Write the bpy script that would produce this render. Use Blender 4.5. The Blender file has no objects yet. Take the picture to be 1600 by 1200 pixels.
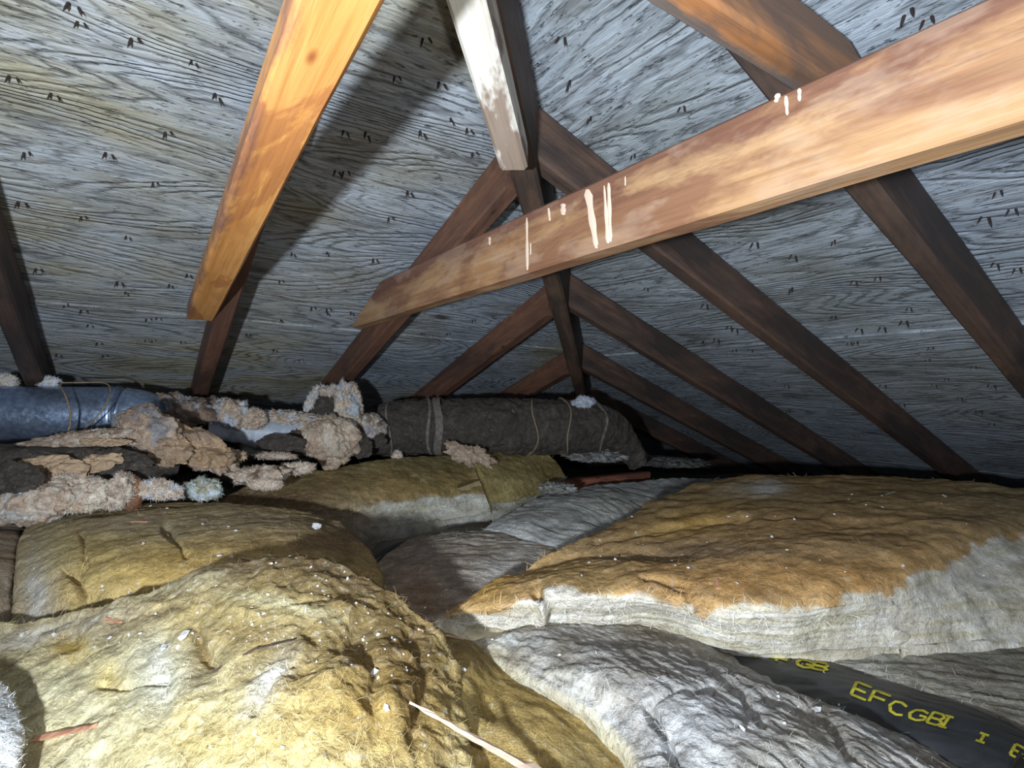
import bpy, bmesh, math, random
import numpy as np
from mathutils import Vector, Matrix
random.seed(7); rng = np.random.default_rng(7)
sc = bpy.context.scene
C = sc.collection
H0 = 0.55                                  # eye height above the attic floor
# ---------------------------------------------------------------- camera
FPX, PITCH, TH, ROLL = 867.73, 0.02877, 0.98255, 0.02477
SP, ZA, ZB = 0.35245, 0.80412, 0.70844      # roof slope, roof heights (above the eye) of the two planes
KH = (ZA - ZB) / SP                         # hip line in plan: y = x + KH
_F = np.array([math.cos(TH)*math.cos(PITCH), math.sin(TH)*math.cos(PITCH), math.sin(PITCH)])
_R0 = np.cross(_F, [0, 0, 1]); _R0 /= np.linalg.norm(_R0); _U0 = np.cross(_R0, _F)
_R = _R0*math.cos(ROLL) + _U0*math.sin(ROLL); _U = -_R0*math.sin(ROLL) + _U0*math.cos(ROLL)
cam_d = bpy.data.cameras.new('camera'); cam = bpy.data.objects.new('camera', cam_d); C.objects.link(cam)
cam_d.sensor_width = 36; cam_d.lens = FPX/1600*36; cam_d.clip_start = 0.01
cam.matrix_world = Matrix(((_R[0], _U[0], -_F[0], 0), (_R[1], _U[1], -_F[1], 0), (_R[2], _U[2], -_F[2], H0), (0, 0, 0, 1)))
sc.camera = cam
# ---------------------------------------------------------------- world, light, exposure
w = bpy.data.worlds.new('attic_dark'); sc.world = w; w.use_nodes = True
w.node_tree.nodes['Background'].inputs[0].default_value = (0.55, 0.65, 0.8, 1)
w.node_tree.nodes['Background'].inputs[1].default_value = 0.02
def spot(name, loc, target, energy, size, angle, blend, col):
    d = bpy.data.lights.new(name, 'SPOT'); d.energy = energy; d.shadow_soft_size = size
    d.spot_size = math.radians(angle); d.spot_blend = blend; d.color = col
    o = bpy.data.objects.new(name, d); C.objects.link(o); o.location = loc
    o.rotation_euler = (Vector(target) - Vector(loc)).to_track_quat('-Z', 'Y').to_euler()
    return o
LP = (-0.30, -0.05, H0 - 0.10)
spot('flashlight', LP, (1.35, 1.75, H0 + 0.85), 92, 0.022, 172, 0.9, (0.88, 0.95, 1.0))
spot('camera_fill', (0.02, -0.03, H0 + 0.05), (1.1, 1.6, H0 - 0.1), 9, 0.01, 150, 1.0, (0.90, 0.96, 1.0))  # added weak fill lamp beside the camera, lifts what the flashlight leaves dim
sc.view_settings.view_transform = 'Standard'
try: sc.view_settings.look = 'None'
except Exception: pass
sc.view_settings.gamma = 1; sc.view_settings.use_curve_mapping = False
sc.view_settings.exposure = 0.0

def ray(px, py):
    X = (px - 800)/FPX; Y = (py - 600)/FPX
    return _R*X - _U*Y + _F
def at_z(px, py, z):                       # z measured from the eye
    d = ray(px, py); p = d*(z/d[2]); return np.array([p[0], p[1], p[2] + H0])
def at_d(px, py, D):
    p = ray(px, py)*D; return np.array([p[0], p[1], p[2] + H0])
def on_A(px, py):
    d = ray(px, py); p = d*(ZA/(d[2] + SP*d[1])); return Vector((p[0], p[1], p[2] + H0))
def on_B(px, py):
    d = ray(px, py); p = d*(ZB/(d[2] + SP*d[0])); return Vector((p[0], p[1], p[2] + H0))

# ---------------------------------------------------------------- numpy noise
_perm = rng.permutation(256); _perm = np.concatenate([_perm, _perm, _perm])
_grad = rng.normal(size=(256, 3)); _grad /= np.linalg.norm(_grad, axis=1)[:, None]
def perlin(P):
    P = np.asarray(P, float); Pi = np.floor(P).astype(int); f = P - Pi; u = f*f*f*(f*(f*6-15)+10); Pi &= 255
    out = 0
    for dx in (0, 1):
        for dy in (0, 1):
            for dz in (0, 1):
                h = _perm[_perm[_perm[(Pi[..., 0]+dx) & 255] + ((Pi[..., 1]+dy) & 255)] + ((Pi[..., 2]+dz) & 255)]
                g = _grad[h]; d = g[..., 0]*(f[..., 0]-dx) + g[..., 1]*(f[..., 1]-dy) + g[..., 2]*(f[..., 2]-dz)
                out = out + d*(u[..., 0] if dx else 1-u[..., 0])*(u[..., 1] if dy else 1-u[..., 1])*(u[..., 2] if dz else 1-u[..., 2])
    return out*1.6
def fbm(P, oct=4, ridged=False, gain=0.5):
    a, s, t, n = 1.0, 0.0, 0.0, 1.0
    for k in range(oct):
        v = perlin(np.asarray(P)*n + 17.3*k)
        if ridged: v = 1 - 2*np.sqrt(v*v + .012)
        s = s + a*v; t += a; a *= gain; n *= 2.03
    return s/t

# ---------------------------------------------------------------- object helpers
def finish(o, label=None, cat=None, group=None, kind=None):
    if label: o['label'] = label
    if cat: o['category'] = cat
    if group: o['group'] = group
    if kind: o['kind'] = kind
    return o
def link(name, me, m=None, parent=None, **kw):
    o = bpy.data.objects.new(name, me); C.objects.link(o)
    if m is not None and me is not None and not me.materials: me.materials.append(m)
    if parent is not None: o.parent = parent
    return finish(o, **kw)
def empty(name, loc, **kw):
    o = bpy.data.objects.new(name, None); C.objects.link(o); o.location = loc; o.empty_display_size = .05
    return finish(o, **kw)
def put(child, parent):                    # parent while keeping world-space vertices
    child.parent = parent; child.matrix_parent_inverse = Matrix.Translation(-Vector(parent.location))
    return child
def mesh_from(name, V, Fq, smooth=True, cols=None):
    me = bpy.data.meshes.new(name)
    V = np.asarray(V, dtype=np.float32)
    if isinstance(Fq, np.ndarray):
        me.vertices.add(len(V)); me.vertices.foreach_set('co', V.ravel())
        nf, k = Fq.shape
        me.loops.add(nf*k); me.loops.foreach_set('vertex_index', Fq.astype(np.int32).ravel())
        me.polygons.add(nf); me.polygons.foreach_set('loop_start', np.arange(0, nf*k, k, dtype=np.int32))
        me.polygons.foreach_set('loop_total', np.full(nf, k, dtype=np.int32))
        me.update(calc_edges=True); me.validate()
    else:
        me.from_pydata([tuple(v) for v in V], [], Fq); me.update()
    me.polygons.foreach_set('use_smooth', [smooth]*len(me.polygons))
    if cols is not None:
        a = me.color_attributes.new('Col', 'FLOAT_COLOR', 'POINT')
        c = np.ones((len(V), 4), dtype=np.float32); c[:, :3] = cols; a.data.foreach_set('color', c.ravel())
    return me

# ---------------------------------------------------------------- materials
def mat(name, rough=0.9, metal=0.0, spec=0.3):
    m = bpy.data.materials.new(name); m.use_nodes = True; nt = m.node_tree
    b = nt.nodes['Principled BSDF']; b.inputs['Roughness'].default_value = rough
    b.inputs['Metallic'].default_value = metal; b.inputs['Specular IOR Level'].default_value = spec
    return m, nt, b
def N(nt, t, **kw):
    n = nt.nodes.new(t)
    for k, v in kw.items(): setattr(n, k, v)
    return n
def coords(nt, scale, rot=(0, 0, 0), kind='Object'):
    tc = N(nt, 'ShaderNodeTexCoord'); mp = N(nt, 'ShaderNodeMapping')
    mp.inputs['Scale'].default_value = scale; mp.inputs['Rotation'].default_value = rot
    nt.links.new(tc.outputs[kind], mp.inputs[0]); return mp.outputs[0]
def noise(nt, vec, scale, detail=4, rough=.55, dist=0):
    n = N(nt, 'ShaderNodeTexNoise'); n.inputs['Scale'].default_value = scale; n.inputs['Detail'].default_value = detail
    n.inputs['Roughness'].default_value = rough; n.inputs['Distortion'].default_value = dist
    nt.links.new(vec, n.inputs['Vector']); return n.outputs['Fac']
def ramp(nt, fac, stops):
    r = N(nt, 'ShaderNodeValToRGB'); e = r.color_ramp.elements
    while len(e) < len(stops): e.new(.5)
    for k, (p, c) in enumerate(stops):
        e[k].position = p; e[k].color = (c[0], c[1], c[2], 1) if hasattr(c, '__len__') else (c, c, c, 1)
    nt.links.new(fac, r.inputs[0]); return r.outputs[0]
def mix(nt, fac, a, b, mode='MIX'):
    m = N(nt, 'ShaderNodeMix', data_type='RGBA', blend_type=mode)
    for sock, v in ((m.inputs[0], fac), (m.inputs[6], a), (m.inputs[7], b)):
        if isinstance(v, (int, float)): sock.default_value = v
        elif isinstance(v, tuple): sock.default_value = (*v, 1)
        else: nt.links.new(v, sock)
    return m.outputs[2]
def mth(nt, op, a, b=None, c=None):
    m = N(nt, 'ShaderNodeMath', operation=op)
    for k, v in enumerate((a, b, c)):
        if v is None: continue
        if isinstance(v, (int, float)): m.inputs[k].default_value = v
        else: nt.links.new(v, m.inputs[k])
    return m.outputs[0]
def bump(nt, b, h, strength, dist):
    n = N(nt, 'ShaderNodeBump'); n.inputs['Strength'].default_value = strength; n.inputs['Distance'].default_value = dist
    nt.links.new(h, n.inputs['Height']); nt.links.new(n.outputs[0], b.inputs['Normal'])

def mat_plywood(name, seed, warm):
    m, nt, b = mat(name, .8, spec=.3)
    v0 = coords(nt, (1, 1, 1))
    add = N(nt, 'ShaderNodeVectorMath', operation='ADD'); add.inputs[1].default_value = (seed, seed*1.7, seed*.3)
    nt.links.new(v0, add.inputs[0]); v = add.outputs[0]
    def mp(s_):
        q = N(nt, 'ShaderNodeMapping'); q.inputs['Scale'].default_value = s_; nt.links.new(v, q.inputs[0]); return q.outputs[0]
    low = noise(nt, mp((1.1, 4.4, 1)), 1.0, 1.8, .45, .3)               # cathedral contours
    wob = noise(nt, mp((8, 26, 1)), 1.0, 3, .65)
    sepv = N(nt, 'ShaderNodeSeparateXYZ'); nt.links.new(v, sepv.inputs[0])
    h = mth(nt, 'ADD', mth(nt, 'MULTIPLY', low, 32), mth(nt, 'MULTIPLY', wob, 1.8))
    h = mth(nt, 'ADD', h, mth(nt, 'MULTIPLY', sepv.outputs[1], 20))
    fr = mth(nt, 'FRACT', h)
    lines = ramp(nt, fr, [(0, .0), (.10, .35), (.30, 1), (.72, 1), (1, .15)])
    fine = noise(nt, mp((14, 170, 1)), 1.0, 4, .7)
    streak = noise(nt, mp((5, 60, 1)), 1.0, 5, .7, .4)
    chk = noise(nt, mp((30, 120, 1)), 1.0, 3, .75)
    big = noise(nt, v, 1.5, 3, .5); med = noise(nt, mp((3.5, 8, 1)), 1, 5, .65); brk = noise(nt, mp((6, 14, 1)), 1.0, 4, .6)
    col = mix(nt, ramp(nt, big, [(.40, 0), (.60, 1)]), (.28, .33, .41), (.36, .335, .24) if warm else (.29, .33, .36))
    col = mix(nt, ramp(nt, med, [(.42, 0), (.66, .8)]), col, (.43, .49, .58))
    col = mix(nt, ramp(nt, med, [(.30, .6), (.44, 0)]), col, (.155, .15, .14))
    dark = mix(nt, 1.0, col, (.16, .16, .16), 'MULTIPLY')
    lm = mth(nt, 'MULTIPLY', mth(nt, 'SUBTRACT', 1.0, lines), ramp(nt, brk, [(.42, .05), (.60, .8)]))
    col = mix(nt, lm, col, dark)
    cm = ramp(nt, chk, [(.30, .85), (.42, 0)])
    col = mix(nt, cm, col, dark)
    col = mix(nt, ramp(nt, streak, [(.30, .6), (.44, 0)]), col, (.10, .10, .105))
    col = mix(nt, ramp(nt, streak, [(.54, 0), (.72, .5)]), col, (.55, .62, .70))
    col = mix(nt, ramp(nt, fine, [(.3, .6), (.55, 0)]), col, (.08, .082, .085))
    vo = N(nt, 'ShaderNodeTexVoronoi'); vo.inputs['Scale'].default_value = 1.0
    nt.links.new(mp((1.3, 2.8, 1)), vo.inputs['Vector'])
    kd = mth(nt, 'ADD', vo.outputs['Distance'], mth(nt, 'MULTIPLY', brk, .03))
    col = mix(nt, ramp(nt, kd, [(.04, .9), (.075, 0)]), col, (.06, .04, .03))
    nt.links.new(col, b.inputs['Base Color'])
    hh = mth(nt, 'ADD', mth(nt, 'MULTIPLY', lines, .8), mth(nt, 'MULTIPLY', fine, .8))
    hh = mth(nt, 'ADD', hh, mth(nt, 'MULTIPLY', streak, .8)); hh = mth(nt, 'SUBTRACT', hh, mth(nt, 'MULTIPLY', cm, .9))
    bump(nt, b, hh, 1.0, .0035)
    return m

def mat_wood(name, a, bcol, dark, edge=.5, spec=.3, rough=.6, stain=None, stain_amt=.5, top=None):
    """timber with its length along local X; a/bcol grain colours, dark = weathered stain"""
    m, nt, b = mat(name, rough, spec=spec)
    g = coords(nt, (1.4, 26, 26)); gr = noise(nt, g, 1.6, 5, .62, .7)
    g2 = coords(nt, (7, 190, 190)); fine = noise(nt, g2, 1, 3, .6)
    pv = coords(nt, (2.6, 9, 9)); pat = noise(nt, pv, 1.3, 5, .65, .6)
    pv2 = coords(nt, (9, 24, 24)); pat2 = noise(nt, pv2, 1, 5, .7, .3)
    col = mix(nt, ramp(nt, gr, [(.33, 0), (.62, 1)]), a, bcol)
    col = mix(nt, ramp(nt, pat, [(.5-edge*.25, .0), (.62, .85)]), col, dark)
    col = mix(nt, ramp(nt, pat2, [(.56, 0), (.72, .55)]), col, dark)
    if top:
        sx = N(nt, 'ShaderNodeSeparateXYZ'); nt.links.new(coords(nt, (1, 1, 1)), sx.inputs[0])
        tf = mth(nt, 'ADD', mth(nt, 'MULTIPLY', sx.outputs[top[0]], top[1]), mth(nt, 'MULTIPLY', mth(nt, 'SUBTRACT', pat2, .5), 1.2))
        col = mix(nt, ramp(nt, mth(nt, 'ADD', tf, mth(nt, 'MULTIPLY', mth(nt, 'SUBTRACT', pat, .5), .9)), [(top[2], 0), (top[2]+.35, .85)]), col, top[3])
    if stain: col = mix(nt, ramp(nt, noise(nt, coords(nt, (4, 10, 10)), 2.2, 4, .6), [(.52, 0), (.6, stain_amt)]), col, stain)
    col = mix(nt, ramp(nt, fine, [(.3, .3), (.55, 0)]), col, mix(nt, 1.0, col, (.35, .3, .28), 'MULTIPLY'))
    vo = N(nt, 'ShaderNodeTexVoronoi'); vo.inputs['Scale'].default_value = 1.0; nt.links.new(coords(nt, (5.5, 14, 14)), vo.inputs['Vector'])
    col = mix(nt, ramp(nt, mth(nt, 'ADD', vo.outputs['Distance'], mth(nt, 'MULTIPLY', pat2, .06)), [(.075, .85), (.12, 0)]), col, mix(nt, 1.0, dark, (.5, .42, .36), 'MULTIPLY'))
    nt.links.new(col, b.inputs['Base Color'])
    bump(nt, b, mth(nt, 'ADD', gr, mth(nt, 'MULTIPLY', fine, .6)), .5, .0018)
    return m

def mat_wool(name, fib=1.0, fine_scale=140, bump_d=.004, dirt=(.10, .075, .05), dirt_amt=.5, light=(.85, .85, .8), stretch=(1, 1, 1)):
    """glass wool: colour from the mesh's own colour layer, procedural fibre and dirt on top"""
    m, nt, b = mat(name, 1.0, spec=.05)
    vc = N(nt, 'ShaderNodeVertexColor', layer_name='Col')
    v = coords(nt, stretch)
    n1 = noise(nt, v, 14, 5, .65, .8); n2 = noise(nt, v, fine_scale, 4, .7, 1.2); n3 = noise(nt, v, 42, 5, .7, 2.0)
    sp = noise(nt, v, 260, 2, .5)
    col = mix(nt, ramp(nt, n1, [(.42, .5), (.62, 0)]), vc.outputs[0], mix(nt, 1.0, vc.outputs[0], (.62, .55, .46), 'MULTIPLY'))
    col = mix(nt, ramp(nt, n3, [(.30, dirt_amt), (.46, 0)]), col, dirt)
    col = mix(nt, ramp(nt, n3, [(.56, 0), (.75, .4*fib)]), col, light)
    col = mix(nt, ramp(nt, n2, [(.34, .5*fib), (.52, 0)]), col, mix(nt, 1.0, col, (.5, .43, .34), 'MULTIPLY'))
    col = mix(nt, ramp(nt, sp, [(.24, .7), (.31, 0)]), col, (.05, .04, .03))
    nt.links.new(col, b.inputs['Base Color'])
    h = mth(nt, 'ADD', mth(nt, 'MULTIPLY', n3, 1.0), mth(nt, 'MULTIPLY', n2, .7))
    bump(nt, b, h, .9, bump_d)
    return m

M = {}
M['ply_a'] = mat_plywood('weathered_plywood', 3.1, True)
M['ply_b'] = mat_plywood('weathered_plywood_right', 11.7, False)
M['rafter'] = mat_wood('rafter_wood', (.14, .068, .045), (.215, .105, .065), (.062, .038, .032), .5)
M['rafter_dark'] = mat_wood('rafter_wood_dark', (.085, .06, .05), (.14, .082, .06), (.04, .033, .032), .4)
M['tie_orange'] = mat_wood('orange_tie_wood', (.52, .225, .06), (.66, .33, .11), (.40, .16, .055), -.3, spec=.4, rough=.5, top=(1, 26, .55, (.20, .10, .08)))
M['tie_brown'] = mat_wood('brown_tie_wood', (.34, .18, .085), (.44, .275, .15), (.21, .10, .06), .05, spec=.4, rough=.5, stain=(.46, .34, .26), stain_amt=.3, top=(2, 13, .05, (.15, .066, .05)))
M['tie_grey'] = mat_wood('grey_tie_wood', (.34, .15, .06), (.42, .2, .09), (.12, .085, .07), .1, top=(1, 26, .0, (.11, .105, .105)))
M['hip'] = mat_wood('hip_wood', (.10, .07, .055), (.16, .09, .06), (.045, .035, .03), .3)
M['whitewood'] = mat_wood('white_blotched_wood', (.72, .70, .64), (.80, .79, .74), (.66, .61, .53), -.2, stain=(.2, .12, .08), stain_amt=.8)
M['joist'] = mat_wood('joist_wood', (.27, .10, .07), (.33, .14, .09), (.16, .07, .05), 0)
M['splinter'] = mat_wood('splinter_wood', (.66, .47, .36), (.74, .58, .46), (.45, .27, .18), -.2)
M['chip'] = mat_wood('chip_wood', (.62, .30, .19), (.70, .38, .25), (.40, .17, .10), -.2)
M['wool'] = mat_wool('glass_wool', dirt_amt=.35)
M['wool_front'] = mat_wool('glass_wool_close', fine_scale=220, bump_d=.004, dirt_amt=.5, fib=1.2)
M['wool_grey'] = mat_wool('dusty_glass_wool', dirt=(.10, .085, .07), dirt_amt=.5, light=(.62, .66, .70))
M['tan'] = mat_wool('tan_wool', dirt=(.12, .09, .07), dirt_amt=.6, light=(.75, .62, .50), bump_d=.006)

# ---------------------------------------------------------------- timber
def beam(name, c0, c1, wdt, hgt, m, cut0=0, cut1=0, seed=0, seg=48, parent=None, wob=.0012, colfn=None, **kw):
    """squared timber; c0->c1 centre line, plumb sides, cut = how far the top is set back at each end"""
    c0, c1 = Vector(c0), Vector(c1); L = (c1 - c0).length; X = (c1 - c0)/L
    Y = Vector((0, 0, 1)).cross(X).normalized(); Zp = Vector((0, 0, 1))
    q = .12*min(wdt, hgt)
    prof = []
    for sy, sz, cy, cz in ((-1, -1, 1, 0), (-1, -1, 0, 1), (-1, 1, 0, -1), (-1, 1, 1, 0), (1, 1, -1, 0), (1, 1, 0, -1), (1, -1, 0, 1), (1, -1, -1, 0)):
        prof.append((sy*wdt/2 + (cy*q if cy else 0), sz*hgt/2 + (cz*q if cz else 0)))
    # subdivide faces so that rough sawing shows
    P = []
    for k in range(8):
        a, b_ = prof[k], prof[(k+1) % 8]; P.append(a)
        if k % 2 == 1:
            for t in (.25, .5, .75): P.append((a[0]+(b_[0]-a[0])*t, a[1]+(b_[1]-a[1])*t))
    P = np.array(P); n = len(P)
    s = np.linspace(0, 1, seg+1)
    zr = (P[:, 1]/hgt + .5)
    V = np.zeros((seg+1, n, 3))
    for i, t in enumerate(s):
        sh = (1-t)*cut0*zr - t*cut1*zr
        V[i, :, 0] = t*L + sh; V[i, :, 1] = P[:, 0]; V[i, :, 2] = P[:, 1]
    nz = np.stack([fbm(V*np.array([3, 25, 25]) + seed*7.1 + k*31, 3) for k in (1, 2)], -1)
    V[..., 1:] += nz*wob*2
    # local frame: x along, y width, z plumb (sheared frame keeps the sides plumb)
    W = V.reshape(-1, 3)
    # local coords relative to an orthonormal frame
    Zo = X.cross(Y); k = X.z
    A_ = W.copy()
    A_[:, 0] = W[:, 0] + W[:, 2]*Zp.dot(X); A_[:, 2] = W[:, 2]*Zp.dot(Zo)
    F = []
    for i in range(seg):
        for j in range(n): F.append((i*n+j, i*n+(j+1) % n, (i+1)*n+(j+1) % n, (i+1)*n+j))
    F.append(tuple(range(n-1, -1, -1))); F.append(tuple(seg*n+j for j in range(n)))
    F = [f[::-1] for f in F]
    me = mesh_from(name, A_, F, smooth=False)
    o = bpy.data.objects.new(name, me); C.objects.link(o); me.materials.append(m)
    R = Matrix((X, Y, Zo)).transposed().to_4x4(); R.translation = c0
    if parent: o.parent = parent; o.matrix_parent_inverse = Matrix.Translation(-Vector(parent.location))
    o.matrix_world = R if not parent else R
    bmx = bmesh.new(); bmx.from_mesh(me); bmesh.ops.recalc_face_normals(bmx, faces=bmx.faces); bmx.to_mesh(me); bmx.free()
    return finish(o, **kw)

# ---------------------------------------------------------------- roof shell
def clip(poly, f):
    out = []
    for i in range(len(poly)):
        p, q = poly[i], poly[(i+1) % len(poly)]; fp, fq = f(p), f(q)
        if fp >= 0: out.append(p)
        if fp*fq < 0: t = fp/(fp-fq); out.append((p[0]+(q[0]-p[0])*t, p[1]+(q[1]-p[1])*t))
    return out
def roof(which):
    if which == 'A': org = Vector((0, 0, ZA+H0)); U_ = Vector((1, 0, 0)); D_ = Vector((0, 1, -SP)).normalized()
    else: org = Vector((0, 0, ZB+H0)); U_ = Vector((0, 1, 0)); D_ = Vector((1, 0, -SP)).normalized()
    Nn = U_.cross(D_); Nn = Nn if Nn.z > 0 else -Nn
    sl = math.sqrt(1+SP*SP); W_ = 1.22/sl
    root = empty('ceiling', org, kind='structure'); root['label'] = 'weathered grey plywood roof deck over the ' + ('left slope' if which == 'A' else 'right slope')
    first = (1.70 if which == 'A' else 1.49)
    g = .0022
    for r in range(-2, 2):
        d0 = first + (r)*W_; d1 = d0 + W_
        d1 = min(d1, 3.62)
        off = (.161 if r % 2 else .995) if which == 'A' else (.38 if r % 2 else 1.21)
        for c in range(-3, 3):
            u0 = off + c*2.44; u1 = u0 + 2.44
            if u1 < -2.2 or u0 > 4.6: continue
            u0 = max(u0, -2.2); u1 = min(u1, 4.6)
            poly = [(u0+g, d0+g), (u1-g, d0+g), (u1-g, d1-g), (u0+g, d1-g)]
            if which == 'A': poly = clip(poly, lambda p: p[1]-p[0]-KH)
            else: poly = clip(poly, lambda p: p[1]-p[0]+KH)
            if len(poly) < 3: continue
            me = bpy.data.meshes.new('plywood_panel'); bm = bmesh.new()
            vs = [bm.verts.new((u, d*sl, 0)) for u, d in poly]; vt = [bm.verts.new((u, d*sl, .0125)) for u, d in poly]
            bm.faces.new(vs); bm.faces.new(vt[::-1])
            for i in range(len(vs)): bm.faces.new((vs[i], vt[i], vt[(i+1) % len(vs)], vs[(i+1) % len(vs)]))
            bmesh.ops.recalc_face_normals(bm, faces=bm.faces); bm.to_mesh(me); bm.free()
            me.materials.append(M['ply_a' if which == 'A' else 'ply_b'])
            o = bpy.data.objects.new('plywood_panel', me); C.objects.link(o); o.parent = root
            R = Matrix((U_, D_, Nn)).transposed().to_4x4(); R.translation = Nn*(-.003 if r >= 0 else .0005); o.matrix_local = R
            # texture offset differs per panel through a small local shift is not needed: boards share a log
    # roofing felt above the deck closes the joints
    return root, Nn
roofA, NA = roof('A'); roofB, NB = roof('B')
m, nt, b = mat('roofing_felt', .95); b.inputs['Base Color'].default_value = (.012, .012, .012, 1); M['felt'] = m
for which, root, Nn in (('A', roofA, NA), ('B', roofB, NB)):
    pl = [(-2.2, -1.2), (4.6, -1.2), (4.6, 3.62), (-2.2, 3.62)]
    pl = clip(pl, (lambda p: p[1]-p[0]-KH) if which == 'A' else (lambda p: p[1]-p[0]+KH))
    V = []
    for (u, d) in pl:
        p = Vector((u, d, ZA+H0-SP*d)) if which == 'A' else Vector((d, u, ZB+H0-SP*d)); V.append(p + Nn*.016)
    V += [p + Nn*.004 for p in V]
    n = len(pl); F = [tuple(range(n)), tuple(range(2*n-1, n-1, -1))] + [(i, i+n, (i+1) % n+n, (i+1) % n) for i in range(n)]
    put(link('roofing_felt', mesh_from('roofing_felt', V, F, False), M['felt']), root)
# attic floor
def box_mesh(name, x0, x1, y0, y1, z0, z1):
    V = [(x, y, z) for x in (x0, x1) for y in (y0, y1) for z in (z0, z1)]
    return mesh_from(name, V, [(0, 1, 3, 2), (4, 6, 7, 5), (0, 4, 5, 1), (2, 3, 7, 6), (0, 2, 6, 4), (1, 5, 7, 3)], False)
m, nt, b = mat('plasterboard', .9); b.inputs['Base Color'].default_value = (.3, .28, .25, 1); M['gyp'] = m
link('floor', box_mesh('floor', -2.2, 4.6, -1.2, 4.6, -.03, 0), M['gyp'], kind='structure')

# ---------------------------------------------------------------- rafters
RT, RD = .0415, .092
dA = {0: -.0094, 1: -.0111, 2: -.0015, 3: .0104, 4: .0117}; dB = {1: -.0067, 2: -.0077, 3: .0129, 4: .0015}
labA = {0: 'dark rafter at the left edge of the photo, left of the metal duct', 1: 'narrow brown rafter under the end of the orange tie',
        2: 'reddish brown rafter that carries the left end of the long cross tie', 3: 'brown rafter rising from behind the wrapped duct to the hip',
        4: 'short brown rafter above the middle of the wrapped duct', 5: 'shortest left slope rafter, low behind the wrapped duct'}
labB = {1: 'near dark rafter at the right edge, crossing under the cross tie', 2: 'long rafter running down right from behind the cross tie',
        3: 'rafter below the cross tie meeting the hip at mid height', 4: 'low right slope rafter with pale scuffed patches', 5: 'lowest and farthest right slope rafter, almost in the dark'}
for i in range(0, 6):
    bx = -.25395 + .406*i + dA.get(i, 0) + RT/2
    y0 = bx + KH + .028; y1 = 3.45
    z = lambda y: ZA + H0 - SP*y - RD/2 - .004
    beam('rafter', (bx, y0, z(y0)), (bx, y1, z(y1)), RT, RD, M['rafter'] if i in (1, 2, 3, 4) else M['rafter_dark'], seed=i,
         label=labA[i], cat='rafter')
for i in range(1, 6):
    ay = -.03928 + .406*i + dB.get(i, 0) + RT/2
    x0 = ay - KH + .028; x1 = 3.45
    z = lambda x_: ZB + H0 - SP*x_ - RD/2 - .004
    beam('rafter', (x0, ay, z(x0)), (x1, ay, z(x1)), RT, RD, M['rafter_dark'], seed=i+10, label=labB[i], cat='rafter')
HD = .122
KC = .2475
hz = lambda x_: ZA + H0 - SP*(x_+KH) - HD/2 - .008
beam('hip_rafter', (-.5, -.5+KC, hz(-.5)), (3.1, 3.1+KC, hz(3.1)), .046, HD, M['hip'], seed=30, seg=80,
     label='dark hip rafter running down the roof corner between the two slopes', cat='hip rafter')
# blotched white block under the hip
def hb(x_): return Vector((x_, x_+KC, hz(x_) - HD/2 - .026))
beam('nailed_block', hb(.0), hb(.474), .044, .050, M['whitewood'], seed=33, seg=24,
     label='blotchy white-stained board nailed under the hip rafter, cut square at its lower end', cat='board')
# ---------------------------------------------------------------- ties
def t1(y): return Vector((.1125, y, H0 + .294 - .106*(y-.39) + .019))
tie1 = beam('roof_tie', t1(-.9), t1(1.525), .057, .038, M['tie_orange'], seed=41, seg=80,
     label='bright orange timber tie crossing the upper left, its lower end against a rafter', cat='tie beam')
tie2 = beam('roof_tie', (.538, -1.1, H0+.2675), (.538, 1.66, H0+.2570), .038, .102, M['tie_brown'], cut1=.25, seed=42, seg=110,
     label='long reddish brown tie with white drips crossing the right half of the roof', cat='tie beam')
tie3 = beam('roof_tie', (-.4, .340, H0+.4125), (.83, .340, H0+.405), .040, .067, M['tie_grey'], cut1=.16, seed=43, seg=60,
     label='brown and grey tie at the top right, passing behind the long tie', cat='tie beam')
m, nt, b = mat('dried_drip', .55); b.inputs['Base Color'].default_value = (.72, .56, .45, 1); M['drip'] = m
def on_x(px, py, x_):
    d = ray(px, py); p = d*(x_/d[0]); return Vector((p[0], p[1], p[2]+H0))
def drip(x_px, y0, y1, w0, w1, slant=0):
    V = []; n = 10
    for k in range(n+1):
        t = k/n; yy = y0 + (y1-y0)*t; xx = x_px + slant*t; wd = (w0 + (w1-w0)*t)*(1+.18*math.sin(k*1.3+x_px))/2
        if k in (0, n): wd *= .4
        for s, e in ((-1, 0), (0, .0009), (1, 0)):
            p = on_x(xx + s*wd, yy, .5185); p.x -= e; V.append(p)
    F = []
    for k in range(n): a = k*3; F += [(a, a+1, a+4, a+3), (a+1, a+2, a+5, a+4)]
    o = link('dried_drip', mesh_from('dried_drip', V, F, True), M['drip']); put_mw(o, tie2)
def put_mw(o, parent):
    o.parent = parent; o.matrix_parent_inverse = parent.matrix_world.inverted()
bpy.context.view_layer.update()
for a in ((918, 296, 388, 12, 8, 14), (944, 290, 380, 3, 7, 6), (951, 286, 378, 6, 5, 3), (880, 318, 336, 7, 8, 0), (823, 340, 422, 3, 5, 1), (857, 325, 345, 4, 3, 2), (829, 380, 398, 2, 2, 0), (765, 370, 383, 4, 3, 0), (1228, 150, 180, 7, 4, 2), (1249, 138, 158, 6, 5, 0), (977, 276, 290, 2, 2, 0), (1216, 146, 160, 10, 5, -4)):
    drip(*a)

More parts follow.
